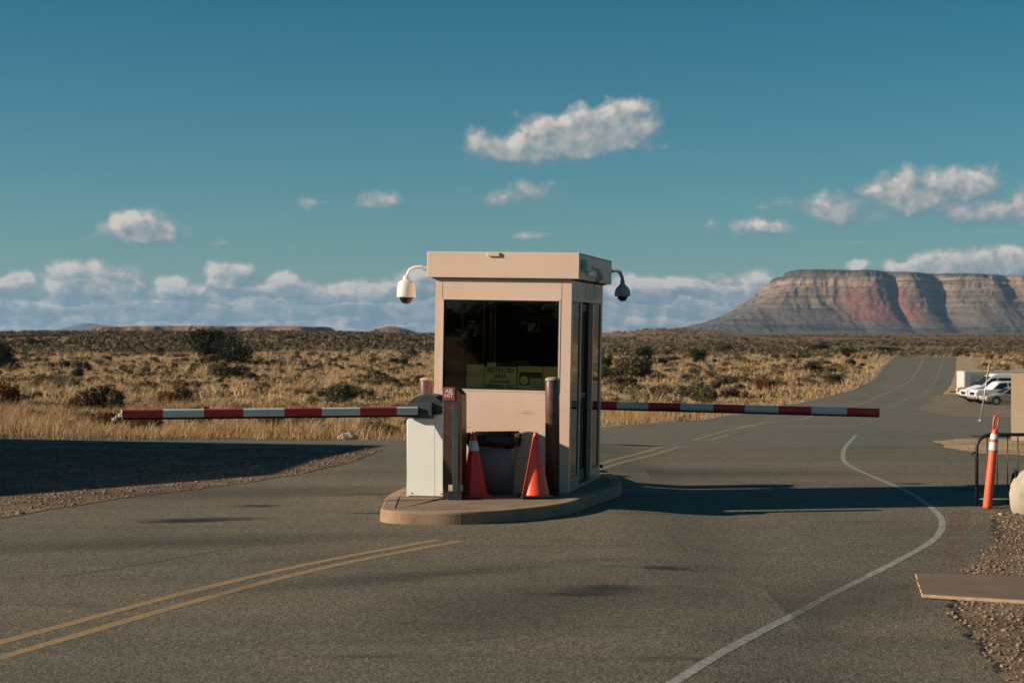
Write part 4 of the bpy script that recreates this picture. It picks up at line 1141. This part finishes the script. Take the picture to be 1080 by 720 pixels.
bush('juniper_bush', jun_m[0], 935, 372.5, 30, 8, 'flat dark bush row left of the road crest')
bush('rusty_bush', rust_m[0], 8, 440, 50, 40, 'rusty orange bush at the left edge of the picture')
bush('dry_bush', dry_m[0], 108, 440, 52, 36, 'tangled grey-brown bush above the tip of the left barrier arm')
bush('dry_bush', dry_m[1], 82, 440, 34, 24, 'smaller tangled bush left of the grey-brown one')
bush('rusty_bush', rust_m[0], 178, 427, 42, 15, 'low brown spreading bush over the left barrier arm')
bush('rusty_bush', rust_m[0], 30, 446, 40, 16, 'low brown bush just right of the rusty orange one')
bush('dark_bush', sage_m[0], 243, 400, 50, 20, 'dark grey brush below the pair of junipers')
bush('green_bush', olive_m[0], 675, 400, 54, 27, 'wide grey-green bush in the scrub right of the booth')
bush('green_bush', olive_m[1], 640, 402, 40, 18, 'grey-green bush beside the booth behind the right arm')
bush('dry_bush', dry_m[2], 696, 421, 44, 18, 'brown dry bush right of the booth just above the right arm')
bush('rusty_bush', rust_m[0], 809, 414, 36, 15, 'dark brown bush near the left side of the far road')
bush('dry_bush', dry_m[0], 770, 420, 34, 12, 'low brown bush above the middle of the right barrier arm')
bush('green_bush', olive_m[2], 760, 371, 30, 9, 'pale green bush on the flat right of the booth')

def veg_ok(x, y, m=.9):
    """left of the road or right of it beyond the lot; frame margin"""
    L = np.array([fl1(v) for v in np.atleast_1d(y)]) if np.ndim(y) else fl1(y)
    Rr = roadR(y)
    left = x < L - m
    right = (x > Rr + 4) & (y > 182)
    return (left | right | (y > crestY + 22))

# individual shrubs (largest in view) between 36 m and 290 m
g = random.Random(5); placed = []
def density(x, y):
    return float(fbm(np.array(x / 24), np.array(y / 34), 3, 21))
for _k in range(44):
    y = g.uniform(31.3, 47); x = g.uniform(-.30, .0) * y
    if not veg_ok(x, y, .5): continue
    sz = g.uniform(.35, .8)
    if any((x - a) ** 2 + (y - b) ** 2 < .5 for a, b, c in placed): continue
    placed.append((x, y, sz)); _m = g.choice(dry_m + rust_m + sage_m[:1])
    o = link('weed_clump', _m); o.location = (x, y, tz(x, y) - .03); o.rotation_euler = (0, 0, g.uniform(0, 6.2)); o.scale = (sz * g.uniform(.9, 1.5), sz, sz * g.uniform(.45, .7))
    tag(o, 'brown weed clump in the grass along the far side of the left road', 'weed', 'weed clumps along the grass edge')
tries = 0
kinds = [('sagebrush', sage_m, 'grey-brown sagebrush scattered over the dry grass', 'sagebrush scattered over the desert'),
         ('green_bush', olive_m, 'small grey-green bush scattered over the dry grass', 'grey-green bushes scattered over the desert'),
         ('dry_bush', dry_m, 'dry straw-brown bush scattered over the grass', 'dry bushes scattered over the desert')]
while len(placed) < 285 and tries < 60000:
    tries += 1
    y = 34 + (g.random() ** .75) * 300
    x = g.uniform(-.32, .36) * y
    if not veg_ok(x, y, 1.2): continue
    px = CX + x / y * F
    if 455 < px < 600: continue
    dn = density(x, y) + .12 * min(1, (y - 90) / 140)
    if y < 110: dn -= .10
    if dn < .54: continue
    if px > 780 and y < 250: dn -= .06
    sz = (.5 + 1.5 * g.random() ** 2.4) * (.85 if y < 100 else 1.45)
    if any((x - a) ** 2 + (y - b) ** 2 < (.45 * (sz + c)) ** 2 for a, b, c in placed): continue
    placed.append((x, y, sz))
    nm, ms, lb, grp = g.choices(kinds, [3, 2, 3] if y < 120 else [4, 3, 1])[0]
    o = link(nm, g.choice(ms)); o.location = (x, y, tz(x, y) - .03); o.rotation_euler = (0, 0, g.uniform(0, 6.2))
    o.scale = (sz * g.uniform(1, 1.5), sz * g.uniform(1, 1.5), sz * g.uniform(.5, .8))
    tag(o, lb, 'bush', grp)

# stuff: finer brush that nobody could count
def scatter_clumps(name, mat, XY, size, leaves, leaf, seed, label):
    g_ = np.random.default_rng(seed); n = len(XY)
    c = np.repeat(np.column_stack([XY, terr(XY[:, 0], XY[:, 1])]), leaves, 0); s = np.repeat(size, leaves)
    m = len(c); d = g_.normal(size=(m, 3)); d /= np.linalg.norm(d, axis=1)[:, None]; r_ = g_.random(m) ** .4
    off = d * (r_ * s)[:, None] * np.array([.62, .62, .36]); off[:, 2] = np.abs(off[:, 2])
    P_ = c + off
    a = g_.normal(size=(m, 3)); a[:, 2] = np.abs(a[:, 2]) + .3; a /= np.linalg.norm(a, axis=1)[:, None]
    b = np.cross(a, g_.normal(size=(m, 3))); b /= np.linalg.norm(b, axis=1)[:, None]
    q = (s * leaf * (.6 + .8 * g_.random(m)))[:, None]
    V = np.stack([P_ - b * q * .4, P_ + b * q * .4, P_ + a * q], 1).reshape(-1, 3)
    rnd = np.repeat(np.clip(np.repeat(g_.random(n), leaves) * .7 + g_.random(m) * .3, 0, 1), 3)
    o = link(name, npmesh(name, V, np.arange(m * 3).reshape(-1, 3), mat, rnd)); tag(o, label, None, None, 'stuff'); return o
def sample(n, y0, y1, pw, seed, b0=-.33, b1=.36):
    g_ = np.random.default_rng(seed); y = y0 * (y1 / y0) ** (g_.random(n) ** pw); x = g_.uniform(b0, b1, n) * y
    return np.column_stack([x, y])
XY = sample(9000, 60, 330, .8, 3); ok = veg_ok(XY[:, 0], XY[:, 1], 1.5); XY = XY[ok]
dn = fbm(XY[:, 0] / 26, XY[:, 1] / 38, 3, 33) + .20 * sstep(120, 240, XY[:, 1]) - .12 * sstep(120, 60, XY[:, 1]); XY = XY[dn > .54][:2400]
XY2 = sample(12000, 45, 330, .8, 13); ok = veg_ok(XY2[:, 0], XY2[:, 1], 1.5); XY2 = XY2[ok]
dn = fbm(XY2[:, 0] / 20, XY2[:, 1] / 30, 3, 39); XY2 = XY2[dn > .54][:2600]
scatter_clumps('dry_brush', 'dry', XY2, np.random.default_rng(8).uniform(.3, .95, len(XY2)) * (1 + .5 * sstep(90, 200, XY2[:, 1])), 110, .22, 15, 'straw-brown dry brush mixed into the grass')
scatter_clumps('brush', 'scrub', XY, np.random.default_rng(1).uniform(.35, 1.0, len(XY)) * (1 + .5 * sstep(90, 200, XY[:, 1])), 130, .20, 5, 'low grey-brown brush covering the desert')
XY = sample(26000, 330, 3800, 1.15, 4); dn = fbm(XY[:, 0] / 60, XY[:, 1] / 140, 4, 35) + .14 * sstep(.05, -.05, XY[:, 0] / XY[:, 1]); XY = XY[dn > .42][:17000]
scatter_clumps('far_brush', 'scrub', XY, np.random.default_rng(2).uniform(.7, 1.7, len(XY)) * (1 + XY[:, 1] / 2200), 30, .42, 6, 'dark scrub dotting the far plain')

# dry grass
def grass(name, n, y0, y1, h, w, seed, label, tuft=9, right=False):
    g_ = np.random.default_rng(seed)
    nt = n // tuft
    if right:
        y = g_.uniform(y0, y1, nt); x = roadR(y) + 3 + g_.random(nt) * .25 * y
    else:
        y = y0 * (y1 / y0) ** (g_.random(nt) ** .85)
        x = g_.uniform(-.33, .36, nt) * y
        # dense fringe on the far road edge
    ok = veg_ok(x, y, .25); x = x[ok]; y = y[ok]
    dn = fbm(x / 7, y / 12, 3, 41)
    dn = .6 * dn + .4 * fbm(x / 1.6, y / 2.2, 2, 44); k = (dn > .42) | (g_.random(len(x)) < .3); x = x[k]; y = y[k]; dn = dn[k]
    nt = len(x)
    hh = h * (.35 + 1.2 * g_.random(nt)) * (.15 + 3.2 * dn ** 2)
    x = np.repeat(x, tuft) + g_.normal(size=nt * tuft) * .06 * (1 + y0 / 60); y = np.repeat(y, tuft) + g_.normal(size=nt * tuft) * .06 * (1 + y0 / 60)
    hh = np.repeat(hh, tuft) * g_.uniform(.5, 1.15, nt * tuft); m = len(x)
    z = terr(x, y)
    a = g_.uniform(0, 2 * PI, m); lean = g_.normal(size=(m, 2)) * .38 * hh[:, None] + np.array([.12, 0]) * hh[:, None]
    ww = w * g_.uniform(.6, 1.4, m) / 2
    B = np.column_stack([x, y, z - .01]); s = np.column_stack([np.cos(a) * ww, np.sin(a) * ww, np.zeros(m)])
    mid = B + np.column_stack([lean * .35, hh * .6]); tip = B + np.column_stack([lean, hh])
    V = np.stack([B - s, B + s, mid + s * .7, mid - s * .7, tip], 1).reshape(-1, 3)
    i = np.arange(m)[:, None] * 5
    Fc = np.concatenate([i + np.array([[0, 1, 2]]), i + np.array([[0, 2, 3]]), i + np.array([[3, 2, 4]])])
    rnd = np.repeat(np.clip(np.repeat(g_.random(nt), tuft) * .6 + g_.random(m) * .4, 0, 1), 5)
    o = link(name, npmesh(name, V, Fc, 'grass', rnd)); tag(o, label, None, None, 'stuff'); return o
grass('dry_grass', 150000, 30.2, 62, .27, .012, 51, 'tall straw-coloured grass along the far side of the left road')
grass('dry_grass', 150000, 58, 150, .42, .03, 52, 'straw-coloured grass spreading back over the desert')
grass('dry_grass', 170000, 140, 330, .5, .09, 53, 'thin dry grass between the distant shrubs')
grass('dry_grass', 16000, 182, 290, .4, .09, 54, 'dry grass to the right of the far road', right=True)

# pebbles on the verge
def pebbles(name, polyfn, n, smin, smax, z, seed, mat, label):
    g_ = np.random.default_rng(seed); bm = bmesh.new(); bmesh.ops.create_icosphere(bm, subdivisions=1, radius=1)
    T0 = np.array([v.co[:] for v in bm.verts]); bm.verts.index_update(); F0 = np.array([[v.index for v in f.verts] for f in bm.faces]); bm.free()
    XY = polyfn(g_, n); n = len(XY); s = smin * (smax / smin) ** (g_.random(n) ** 2.0)
    V = T0[None] * s[:, None, None] * g_.uniform(.55, 1.2, (n, 1, 3)) * (1 + g_.uniform(-.2, .2, (n, len(T0), 1))) * np.array([1, 1, .65])
    V[:, :, 0] += XY[:, :1]; V[:, :, 1] += XY[:, 1:]; V[:, :, 2] += z
    Fc = (F0[None] + (np.arange(n) * len(T0))[:, None, None]).reshape(-1, 3)
    rnd = np.repeat(g_.random(n), len(T0))
    o = link(name, npmesh(name, V.reshape(-1, 3), Fc, mat, rnd)); tag(o, label, None, None, 'stuff')
def inpoly(poly, P_):
    x, y = P_[:, 0], P_[:, 1]; r_ = np.zeros(len(P_), bool); n = len(poly)
    for i in range(n):
        x0, y0 = poly[i]; x1, y1 = poly[(i + 1) % n]
        c = ((y0 > y) != (y1 > y)) & (x < (x1 - x0) * (y - y0) / (y1 - y0 + 1e-12) + x0); r_ ^= c
    return r_
def vergefn(g_, n):
    P_ = np.column_stack([g_.uniform(2.4, 8, n), g_.uniform(8.8, 19, n)]); return P_[inpoly(verge, P_)]
gm = leaf_mat('pebbles', [(.15, (.11, .072, .048)), (.5, (.20, .14, .095)), (.9, (.36, .28, .205))], 3, 0)
M['pebbles'] = gm
pebbles('verge_gravel', vergefn, 26000, .005, .024, -.072, 61, 'pebbles', 'loose gravel on the lower right verge')
def looseedge(g_, n):
    i = g_.integers(0, len(verge), n); P_ = np.array(verge)[i] + g_.normal(size=(n, 2)) * .13
    return P_[(P_[:, 1] > 9) & (P_[:, 1] < 18.6)]
pebbles('loose_gravel', looseedge, 3500, .004, .012, -.08, 62, 'pebbles', 'loose chips strewn on the asphalt edge')
gpa = np.array(gp)
def medfn(g_, n):
    P_ = np.column_stack([g_.uniform(-14, -1.5, n), g_.uniform(16, 28, n)]); return P_[inpoly(gp, P_)]
pebbles('median_gravel', medfn, 16000, .008, .035, .015, 63, 'pebbles', 'gravel chips on the strip between the two left lanes')

# ------------------------------------------------------------ mesa and far hills
def hf(name, X, Y, Z, mat, label=None):
    rows = [np.stack([X[i], Y[i], Z[i]], 1) for i in range(len(X))]
    me = grid_mesh(name, rows, mat); me.polygons.foreach_set('use_smooth', [False] * len(me.polygons))
    return structure(name, link(name, me), label)
def mesa_mat():
    m, t, p, out = newmat('mesa_rock')
    g = t.add('ShaderNodeNewGeometry').outputs['Position']
    sep = t.add('ShaderNodeSeparateXYZ'); t.l.new(g, sep.inputs[0])
    wob = t.noise(g, .012, 5, .6)
    z = t.math('ADD', sep.outputs[2], t.math('MULTIPLY', t.math('SUBTRACT', wob, .5), 46))
    zz = t.math('DIVIDE', z, 300.0, clamp=True)
    mp = t.add('ShaderNodeMapping'); mp.inputs['Scale'].default_value = (.002, .002, .09); t.l.new(g, mp.inputs['Vector'])
    band = t.noise(mp.outputs[0], 1.0, 5, .7)
    c = t.ramp(zz, [(0, (.09, .085, .068)), (.2, (.115, .10, .078)), (.42, (.15, .12, .088)), (.58, (.17, .13, .095)), (.68, (.235, .165, .12)), (.76, (.27, .20, .145)), (.84, (.10, .085, .058)), (1, (.04, .042, .03))])
    bb = t.ramp(band, [(.38, .5), (.48, 1.0), (.60, 1.4)])
    c = t.mix(1.0, c, bb, 'MULTIPLY')
    # red shale fans
    dx = t.math('DIVIDE', t.math('SUBTRACT', t.math('ADD', sep.outputs[0], t.math('MULTIPLY', t.math('SUBTRACT', t.noise(g, .006, 5, .6), .5), 300)), 1580.0), 190.0)
    fx = t.ramp(t.math('ABSOLUTE', dx), [(.5, 1.0), (1.0, 0.0)])
    fz = t.ramp(zz, [(.08, .0), (.2, .9), (.56, .9), (.68, 0.0)])
    redc = t.ramp(t.noise(g, .03, 5, .7), [(.3, (.16, .06, .05)), (.6, (.24, .10, .075)), (.8, (.20, .14, .11))])
    c = t.mix(t.math('MULTIPLY', fx, fz), c, redc)
    # boulder / scrub speckle
    sp = t.ramp(t.noise(g, .06, 6, .8), [(.35, .55), (.5, 1.0), (.65, 1.3)])
    c = t.mix(.9, c, sp, 'MULTIPLY')
    nrm = t.add('ShaderNodeSeparateXYZ'); t.l.new(t.add('ShaderNodeNewGeometry').outputs['Normal'], nrm.inputs[0])
    t.l.new(c, p.inputs['Base Color']); p.inputs['Roughness'].default_value = 1; p.inputs['Specular IOR Level'].default_value = 0
    b = t.add('ShaderNodeBump', inp={'Height': t.noise(g, .03, 10, .75), 'Strength': .9, 'Distance': 14.0}); t.l.new(b.outputs[0], p.inputs['Normal'])
    return m
M['mesa'] = mesa_mat()
nx, ny = 760, 360
X, Y = np.meshgrid(np.linspace(250, 4600, nx), np.linspace(6300, 9800, ny))
def ridged(x, y, o=4, seed=0):
    s = 0; a = .5; t_ = 0
    for i in range(o):
        v = 1 - np.abs(2 * vnoise(x * 2 ** i, y * 2 ** i, seed + i * 13) - 1); s = s + a * v; t_ += a; a *= .52
    return s / t_
front = Y - (7900 - .24 * (X - 1262) - .00002 * (X - 1262) ** 2)         # >0 inside
left = (X - 1318) * .98 - (Y - 8000) * .06
# alcoves and headlands
def bump(x0, w, a): return a * np.exp(-((X - x0) / w) ** 2)
front = front + bump(1545, 95, 80) - bump(1652, 24, 80) + bump(1735, 50, 40) - bump(1850, 46, 110) + bump(1990, 90, 30) - bump(2150, 50, 45)
warp = (fbm(X / 420, Y / 420, 4, 2) - .5) * 260 + (ridged(X / 130, Y / 200, 3, 7) - .5) * 90 + (ridged(X / 42, Y / 60, 2, 8) - .5) * 46
d_ = -np.log(np.exp(-front / 25) + np.exp(-left / 25)) * 25 + 0
wk = sstep(-420, -130, d_); d_ = d_ + warp * (.12 + .42 * wk)
top = 290 - np.clip(X - 1262, 0, 950) * .040 + (fbm(X / 300, Y / 300, 3, 3) - .5) * 6
hx = [-2000, -900, -600, -470, -370, -298, -200, -150, -92, -80, -62, -48, -38, -10, 0, 30, 400]
hy = [-.04, -.03, .01, .09, .18, .27, .41, .51, .62, .70, .73, .83, .86, .90, .985, .995, 1.0]
Zm = np.interp(d_, hx, hy) * top
tal = sstep(-40, -140, d_) * sstep(-900, -500, d_)
# erosion gullies running down the talus
Zm = Zm + tal * (ridged(X / 85 + fbm(X / 200, Y / 200, 2, 4) * 1.5, Y / 520, 3, 12) - .5) * 20 + (fbm(X / 30, Y / 30, 3, 6) - .5) * 5 * sstep(-950, -500, d_)
Zm = Zm - 5
hf('mesa', X, Y, Zm, 'mesa', 'flat-topped red and tan mesa with banded cliffs beyond the road')
# low red mesa behind the left scrub
def lowhill(name, px0, px1, ytop, Yd, mat, label, depth=500, seed=1, flat=True):
    x0 = (px0 - CX) / F * Yd; x1 = (px1 - CX) / F * Yd; ht = (HY - ytop) / F * Yd + H + 8
    X_, Y_ = np.meshgrid(np.linspace(x0 - 80, x1 + 80, 200), np.linspace(Yd - depth, Yd + depth, 90))
    e = np.minimum(np.minimum(X_ - x0, x1 - X_), depth * .8 - np.abs(Y_ - Yd)) + (fbm(X_ / 60, Y_ / 60, 4, seed) - .5) * 60
    wd = (x1 - x0) * (.08 if flat else .5)
    Z_ = sstep(-5, wd, e) * ht * (.93 + .14 * fbm(X_ / 120, Y_ / 120, 3, seed + 1)) - 8 + (fbm(X_ / 15, Y_ / 15, 3, seed + 2) - .5) * ht * .12
    return hf(name, X_, Y_, Z_, mat, label)
M['red_hill'] = dirt_mat('red_hill', (.13, .07, .045), (.22, .12, .08), (.30, .19, .13), .05, False)
M['blue_rock'] = dirt_mat('far_mountain', (.08, .08, .08), (.10, .10, .10), (.12, .12, .12), .01, False)
lowhill('low_mesa', 118, 345, 344.6, 3300, 'red_hill', 'low flat red mesa on the left horizon', 300, 3)
lowhill('low_hill', 388, 440, 344.6, 5200, 'red_hill', 'small rounded hill on the horizon left of the booth', 250, 9, False)
# distant mountain
Yd = 21000
X_, Y_ = np.meshgrid(np.linspace(-6200, -3900, 160), np.linspace(Yd - 700, Yd + 700, 60))
Z_ = 75 * np.exp(-((X_ + 4980) / 240) ** 2) + 40 * np.exp(-((X_ + 5200) / 260) ** 2) + 42 * np.exp(-((X_ + 4700) / 180) ** 2)
Z_ = Z_ * np.exp(-((Y_ - Yd) / 420) ** 2) * 1.1 * (.85 + .3 * fbm(X_ / 120, Y_ / 120, 3, 3)) - 8
hf('far_mountain', X_, Y_, Z_, 'blue_rock', 'faint blue mountain on the left horizon')

# ------------------------------------------------------------ light, sky, clouds, haze
SUN_EL = 22.0; SUN_TRAVEL = R(9.0)                        # travel direction: +X, a little +Y
dv = Vector((math.cos(SUN_TRAVEL) * math.cos(R(SUN_EL)), math.sin(SUN_TRAVEL) * math.cos(R(SUN_EL)), -math.sin(R(SUN_EL))))
sl = bpy.data.lights.new('sun', 'SUN'); sl.energy = 5.0; sl.angle = R(.55); sl.color = (1.0, .85, .66)
so = bpy.data.objects.new('sun', sl); col.objects.link(so); so.rotation_euler = dv.to_track_quat('-Z', 'Y').to_euler(); so.location = (-20, -5, 20)

world = bpy.data.worlds.new('World'); scene.world = world; world.use_nodes = True
wt = world.node_tree; wt.nodes.clear(); t = NT(wt)
out = t.add('ShaderNodeOutputWorld'); bg = t.add('ShaderNodeBackground'); t.l.new(bg.outputs[0], out.inputs[0])
sky = t.add('ShaderNodeTexSky'); sky.sky_type = 'NISHITA'; sky.sun_disc = False
sky.sun_elevation = R(SUN_EL); sd = -dv
sky.sun_rotation = math.atan2(sd.x, sd.y); sky.altitude = 1200; sky.air_density = 1.0; sky.dust_density = .35; sky.ozone_density = 1.6
SKYK = .05
bg.inputs['Strength'].default_value = SKYK
_sv = t.add('ShaderNodeSeparateXYZ'); t.l.new(t.add('ShaderNodeTexCoord').outputs['Generated'], _sv.inputs[0])
tint = t.ramp(_sv.outputs[2], [(0.0, (.56, .80, .88)), (.10, (.33, .77, .81)), (.2, (.12, .66, .74))])
skyc = t.mix(1.0, sky.outputs[0], tint, 'MULTIPLY')
# --- cloud field by direction: azimuth and elevation of the view ray, in degrees
gv = t.add('ShaderNodeTexCoord').outputs['Generated']
sx_ = t.add('ShaderNodeSeparateXYZ'); t.l.new(gv, sx_.inputs[0])
az = t.math('MULTIPLY', t.math('ARCTAN2', sx_.outputs[0], sx_.outputs[1]), 180 / PI)
el = t.math('MULTIPLY', t.math('ARCSINE', sx_.outputs[2]), 180 / PI)
uv = t.add('ShaderNodeCombineXYZ'); t.l.new(az, uv.inputs[0]); t.l.new(el, uv.inputs[1]); uv = uv.outputs[0]
def deg(px, py): return (math.degrees(math.atan((px - CX) / F)), math.degrees(math.atan((HY - py) / F)))
K = math.degrees(1 / F)
clouds = [  # px, py, half width, half height, thickness
    (615, 143, 60, 17, 1.2), (655, 133, 36, 20, 1.2), (570, 154, 50, 13, 1.0),
    (640, 135, 52, 20, 1.15), (590, 147, 52, 17, 1.0), (540, 158, 46, 14, .8), (505, 150, 22, 16, .55), (680, 154, 26, 8, .4),
    (565, 203, 32, 13, .55), (530, 209, 36, 8, .45), (582, 192, 8, 8, .35), (545, 124, 12, 7, .28), (500, 205, 22, 7, .3),
    (403, 210, 27, 9, .55), (328, 213, 22, 5, .35), (560, 247, 24, 5, .45),
    (150, 243, 40, 13, 1.0), (180, 250, 30, 9, .5), (115, 250, 26, 6, .4), (230, 258, 14, 4, .3),
    (960, 207, 44, 19, .95), (1020, 200, 34, 17, .9), (1030, 228, 50, 14, .75), (885, 224, 36, 14, .6), (1075, 225, 30, 16, .6), (925, 232, 26, 10, .4),
    (806, 240, 36, 8, .6), (815, 217, 24, 8, .4), (751, 234, 12, 9, .45), (893, 255, 12, 3, .3),
    (905, 283, 12, 8, .8), (1005, 281, 48, 13, 1.1), (960, 284, 30, 8, .8), (1070, 282, 30, 13, 1.0),
    (85, 302, 42, 20, 1.2), (120, 300, 34, 16, .9), (242, 293, 26, 13, 1.1), (180, 300, 20, 8, .9), (15, 302, 24, 10, .9),
    (300, 303, 34, 10, .9), (370, 306, 40, 9, .9), (330, 311, 60, 10, .9), (700, 305, 60, 12, 1.0), (800, 297, 24, 9, .9), (660, 306, 30, 12, 1.0), (440, 300, 26, 14, .9), (770, 305, 40, 12, .9)]
_cr = random.Random(3)
for _px in list(range(-40, 450, 30)) + list(range(630, 830, 28)):
    clouds.append((_px + _cr.uniform(-9, 9), 305 + _cr.uniform(-5, 6), _cr.uniform(13, 24), _cr.uniform(5, 9), 1.0))
def density_group():
    gr = bpy.data.node_groups.new('cloud_density', 'ShaderNodeTree')
    gr.interface.new_socket('P', in_out='INPUT', socket_type='NodeSocketVector'); gr.interface.new_socket('D', in_out='OUTPUT', socket_type='NodeSocketFloat')
    q = NT(gr); gi = q.add('NodeGroupInput'); go = q.add('NodeGroupOutput'); P0 = gi.outputs[0]
    def noisec(vec, sc, det, ro):
        nd = q.add('ShaderNodeTexNoise'); nd.inputs['Scale'].default_value = sc; nd.inputs['Detail'].default_value = det; nd.inputs['Roughness'].default_value = ro
        q.l.new(vec, nd.inputs['Vector']); return nd
    w1 = q.vmath('SCALE', q.vmath('SUBTRACT', noisec(P0, .9, 4, .55).outputs['Color'], (.5, .5, .5)).outputs[0]); w1.inputs['Scale'].default_value = .75
    Pw = q.vmath('ADD', P0, w1.outputs[0]).outputs[0]
    D = None
    for (px, py, a, b, k) in clouds:
        u0, v0 = deg(px, py)
        dlt = q.vmath('MULTIPLY', q.vmath('SUBTRACT', Pw, (u0, v0, 0)).outputs[0], (1 / (a * K), 1 / (b * 1.2 * K), 0)).outputs[0]
        ln = q.vmath('LENGTH', dlt).outputs[1]
        e = q.math('MULTIPLY', q.math('SUBTRACT', 1.42, ln), k * (1.6 if k >= .6 else 1.3))
        e = q.math('MINIMUM', e, 1.1)
        D = e if D is None else q.math('SMOOTH_MAX', D, e, c=.25)
    # long bank low over the whole horizon
    sp = q.add('ShaderNodeSeparateXYZ'); q.l.new(Pw, sp.inputs[0])
    s1 = q.add('ShaderNodeCombineXYZ'); q.l.new(q.math('MULTIPLY', sp.outputs[0], .8), s1.inputs[0])
    toph = q.math('ADD', q.math('MULTIPLY', noisec(s1.outputs[0], 1.0, 3, .5).outputs[0], .9), 1.0)
    bank = q.math('MULTIPLY', q.math('SUBTRACT', toph, sp.outputs[1]), 2.4)
    bank = q.math('MINIMUM', bank, 1.05)
    D = q.math('SMOOTH_MAX', D, bank, c=.2)
    mp = q.add('ShaderNodeMapping'); mp.inputs['Scale'].default_value = (1, 1.25, 1); q.l.new(P0, mp.inputs['Vector'])
    fb = q.math('MULTIPLY', q.math('SUBTRACT', noisec(mp.outputs[0], 1.3, 8, .54).outputs[0], .5), 1.15)
    vr = q.add('ShaderNodeTexVoronoi', feature='SMOOTH_F1'); vr.inputs['Scale'].default_value = 2.4; vr.inputs['Smoothness'].default_value = .6; vr.inputs['Detail'].default_value = 2.0; q.l.new(Pw, vr.inputs['Vector'])
    pf = q.math('MULTIPLY', q.math('SUBTRACT', .36, vr.outputs['Distance']), .42)
    D = q.math('ADD', D, q.math('ADD', fb, pf))
    q.l.new(D, go.inputs[0]); return gr
DG = density_group()
def dens(vec):
    nd = t.add('ShaderNodeGroup'); nd.node_tree = DG; t.l.new(vec, nd.inputs[0]); return nd.outputs[0]
D0 = dens(uv)
D1 = dens(t.vmath('ADD', uv, (-.36, .34, 0)).outputs[0])
lay_v = t.vmath('MULTIPLY', uv, (.55, 1.6, 0)).outputs[0]
lay = t.math('FRACT', t.math('DIVIDE', t.math('ADD', el, t.math('MULTIPLY', t.noise(lay_v, .9, 5, .55), 1.7)), .62))
lay = t.ramp(lay, [(0.0, .0), (.45, .25), (.85, 1.0), (1.0, .0)], 'EASE')
inbank = t.ramp(t.math('DIVIDE', el, 3.0), [(.45, 1.0), (.66, 0.0)])
alpha = t.ramp(D0, [(.04, 0.0), (.34, .42), (.85, 1.0)], 'EASE')
lit = t.math('ADD', t.math('MULTIPLY', t.math('SUBTRACT', D0, D1), .50), .40)
lit = t.math('ADD', lit, t.math('MULTIPLY', t.math('SUBTRACT', t.noise(uv, 1.7, 7, .62), .5), .75))
lit = t.math('ADD', lit, t.math('MULTIPLY', t.math('ADD', t.math('SUBTRACT', lay, .42), t.math('MULTIPLY', t.math('SUBTRACT', t.noise(uv, 2.6, 6, .6), .5), 1.6)), t.math('MULTIPLY', inbank, .40)), clamp=True)
thin = t.ramp(D0, [(.15, .75), (.8, 1.0)])
lit = t.math('MULTIPLY', lit, t.ramp(D0, [(.25, .6), (.95, 1.0)]))
ccol = t.ramp(lit, [(.10, (2.2, 3.5, 4.3)), (.36, (4.0, 4.8, 5.0)), (.56, (5.9, 6.0, 5.8)), (.9, (9.4, 8.7, 7.7))])
skycloud = t.mix(alpha, skyc, ccol)
bg2 = t.add('ShaderNodeBackground'); bg2.inputs['Strength'].default_value = SKYK
t.l.new(skyc, bg.inputs['Color']); t.l.new(skycloud, bg2.inputs['Color'])
# clouds stand only in this part of the sky; elsewhere it is clear
gate_ = t.math('MULTIPLY', t.math('LESS_THAN', t.math('ABSOLUTE', az), 26.0), t.math('LESS_THAN', t.math('ABSOLUTE', t.math('SUBTRACT', el, 4.0)), 5.0))
msh = t.add('ShaderNodeMixShader'); t.l.new(gate_, msh.inputs[0]); t.l.new(bg.outputs[0], msh.inputs[1]); t.l.new(bg2.outputs[0], msh.inputs[2])
t.l.new(msh.outputs[0], out.inputs[0])
world.cycles.sampling_method = 'MANUAL'; world.cycles.sample_map_resolution = 512

# haze
HZ = True
if HZ:
    mb = MB(); mb.box(-14000, 14000, -2500, 26500, -40, 420)
    hz = mb.build('haze', 'dark'); hz.data.materials.clear()
    hm = bpy.data.materials.new('haze'); hm.use_nodes = True; hm.node_tree.nodes.clear(); q = NT(hm.node_tree)
    o_ = q.add('ShaderNodeOutputMaterial'); pv = q.add('ShaderNodeVolumePrincipled')
    pv.inputs['Color'].default_value = (.42, .66, 1.0, 1); pv.inputs['Density'].default_value = 3.2e-5; pv.inputs['Anisotropy'].default_value = .2
    q.l.new(pv.outputs[0], o_.inputs['Volume']); hz.data.materials.append(hm)
    hm.cycles.homogeneous_volume = True
    tag(hz, 'thin blue haze over the far desert', None, None, 'stuff')

# ------------------------------------------------------------ camera and render settings
cam = bpy.data.cameras.new('camera'); co = bpy.data.objects.new('camera', cam); col.objects.link(co); scene.camera = co
co.location = (0, 0, H); co.rotation_euler = (R(90) - math.atan(10 / F), 0, 0)
cam.lens = F / 1080 * 36; cam.sensor_width = 36; cam.clip_end = 60000; cam.clip_start = .1
cam.dof.use_dof = True; cam.dof.focus_distance = 18.6; cam.dof.aperture_fstop = 4.0
scene.render.engine = 'CYCLES'
scene.cycles.max_bounces = 6; scene.cycles.transparent_max_bounces = 12; scene.cycles.volume_bounces = 0
scene.cycles.use_denoising = True
scene.view_settings.view_transform = 'Standard'; scene.view_settings.look = 'None'
scene.view_settings.exposure = 0.5; scene.view_settings.gamma = 1.0
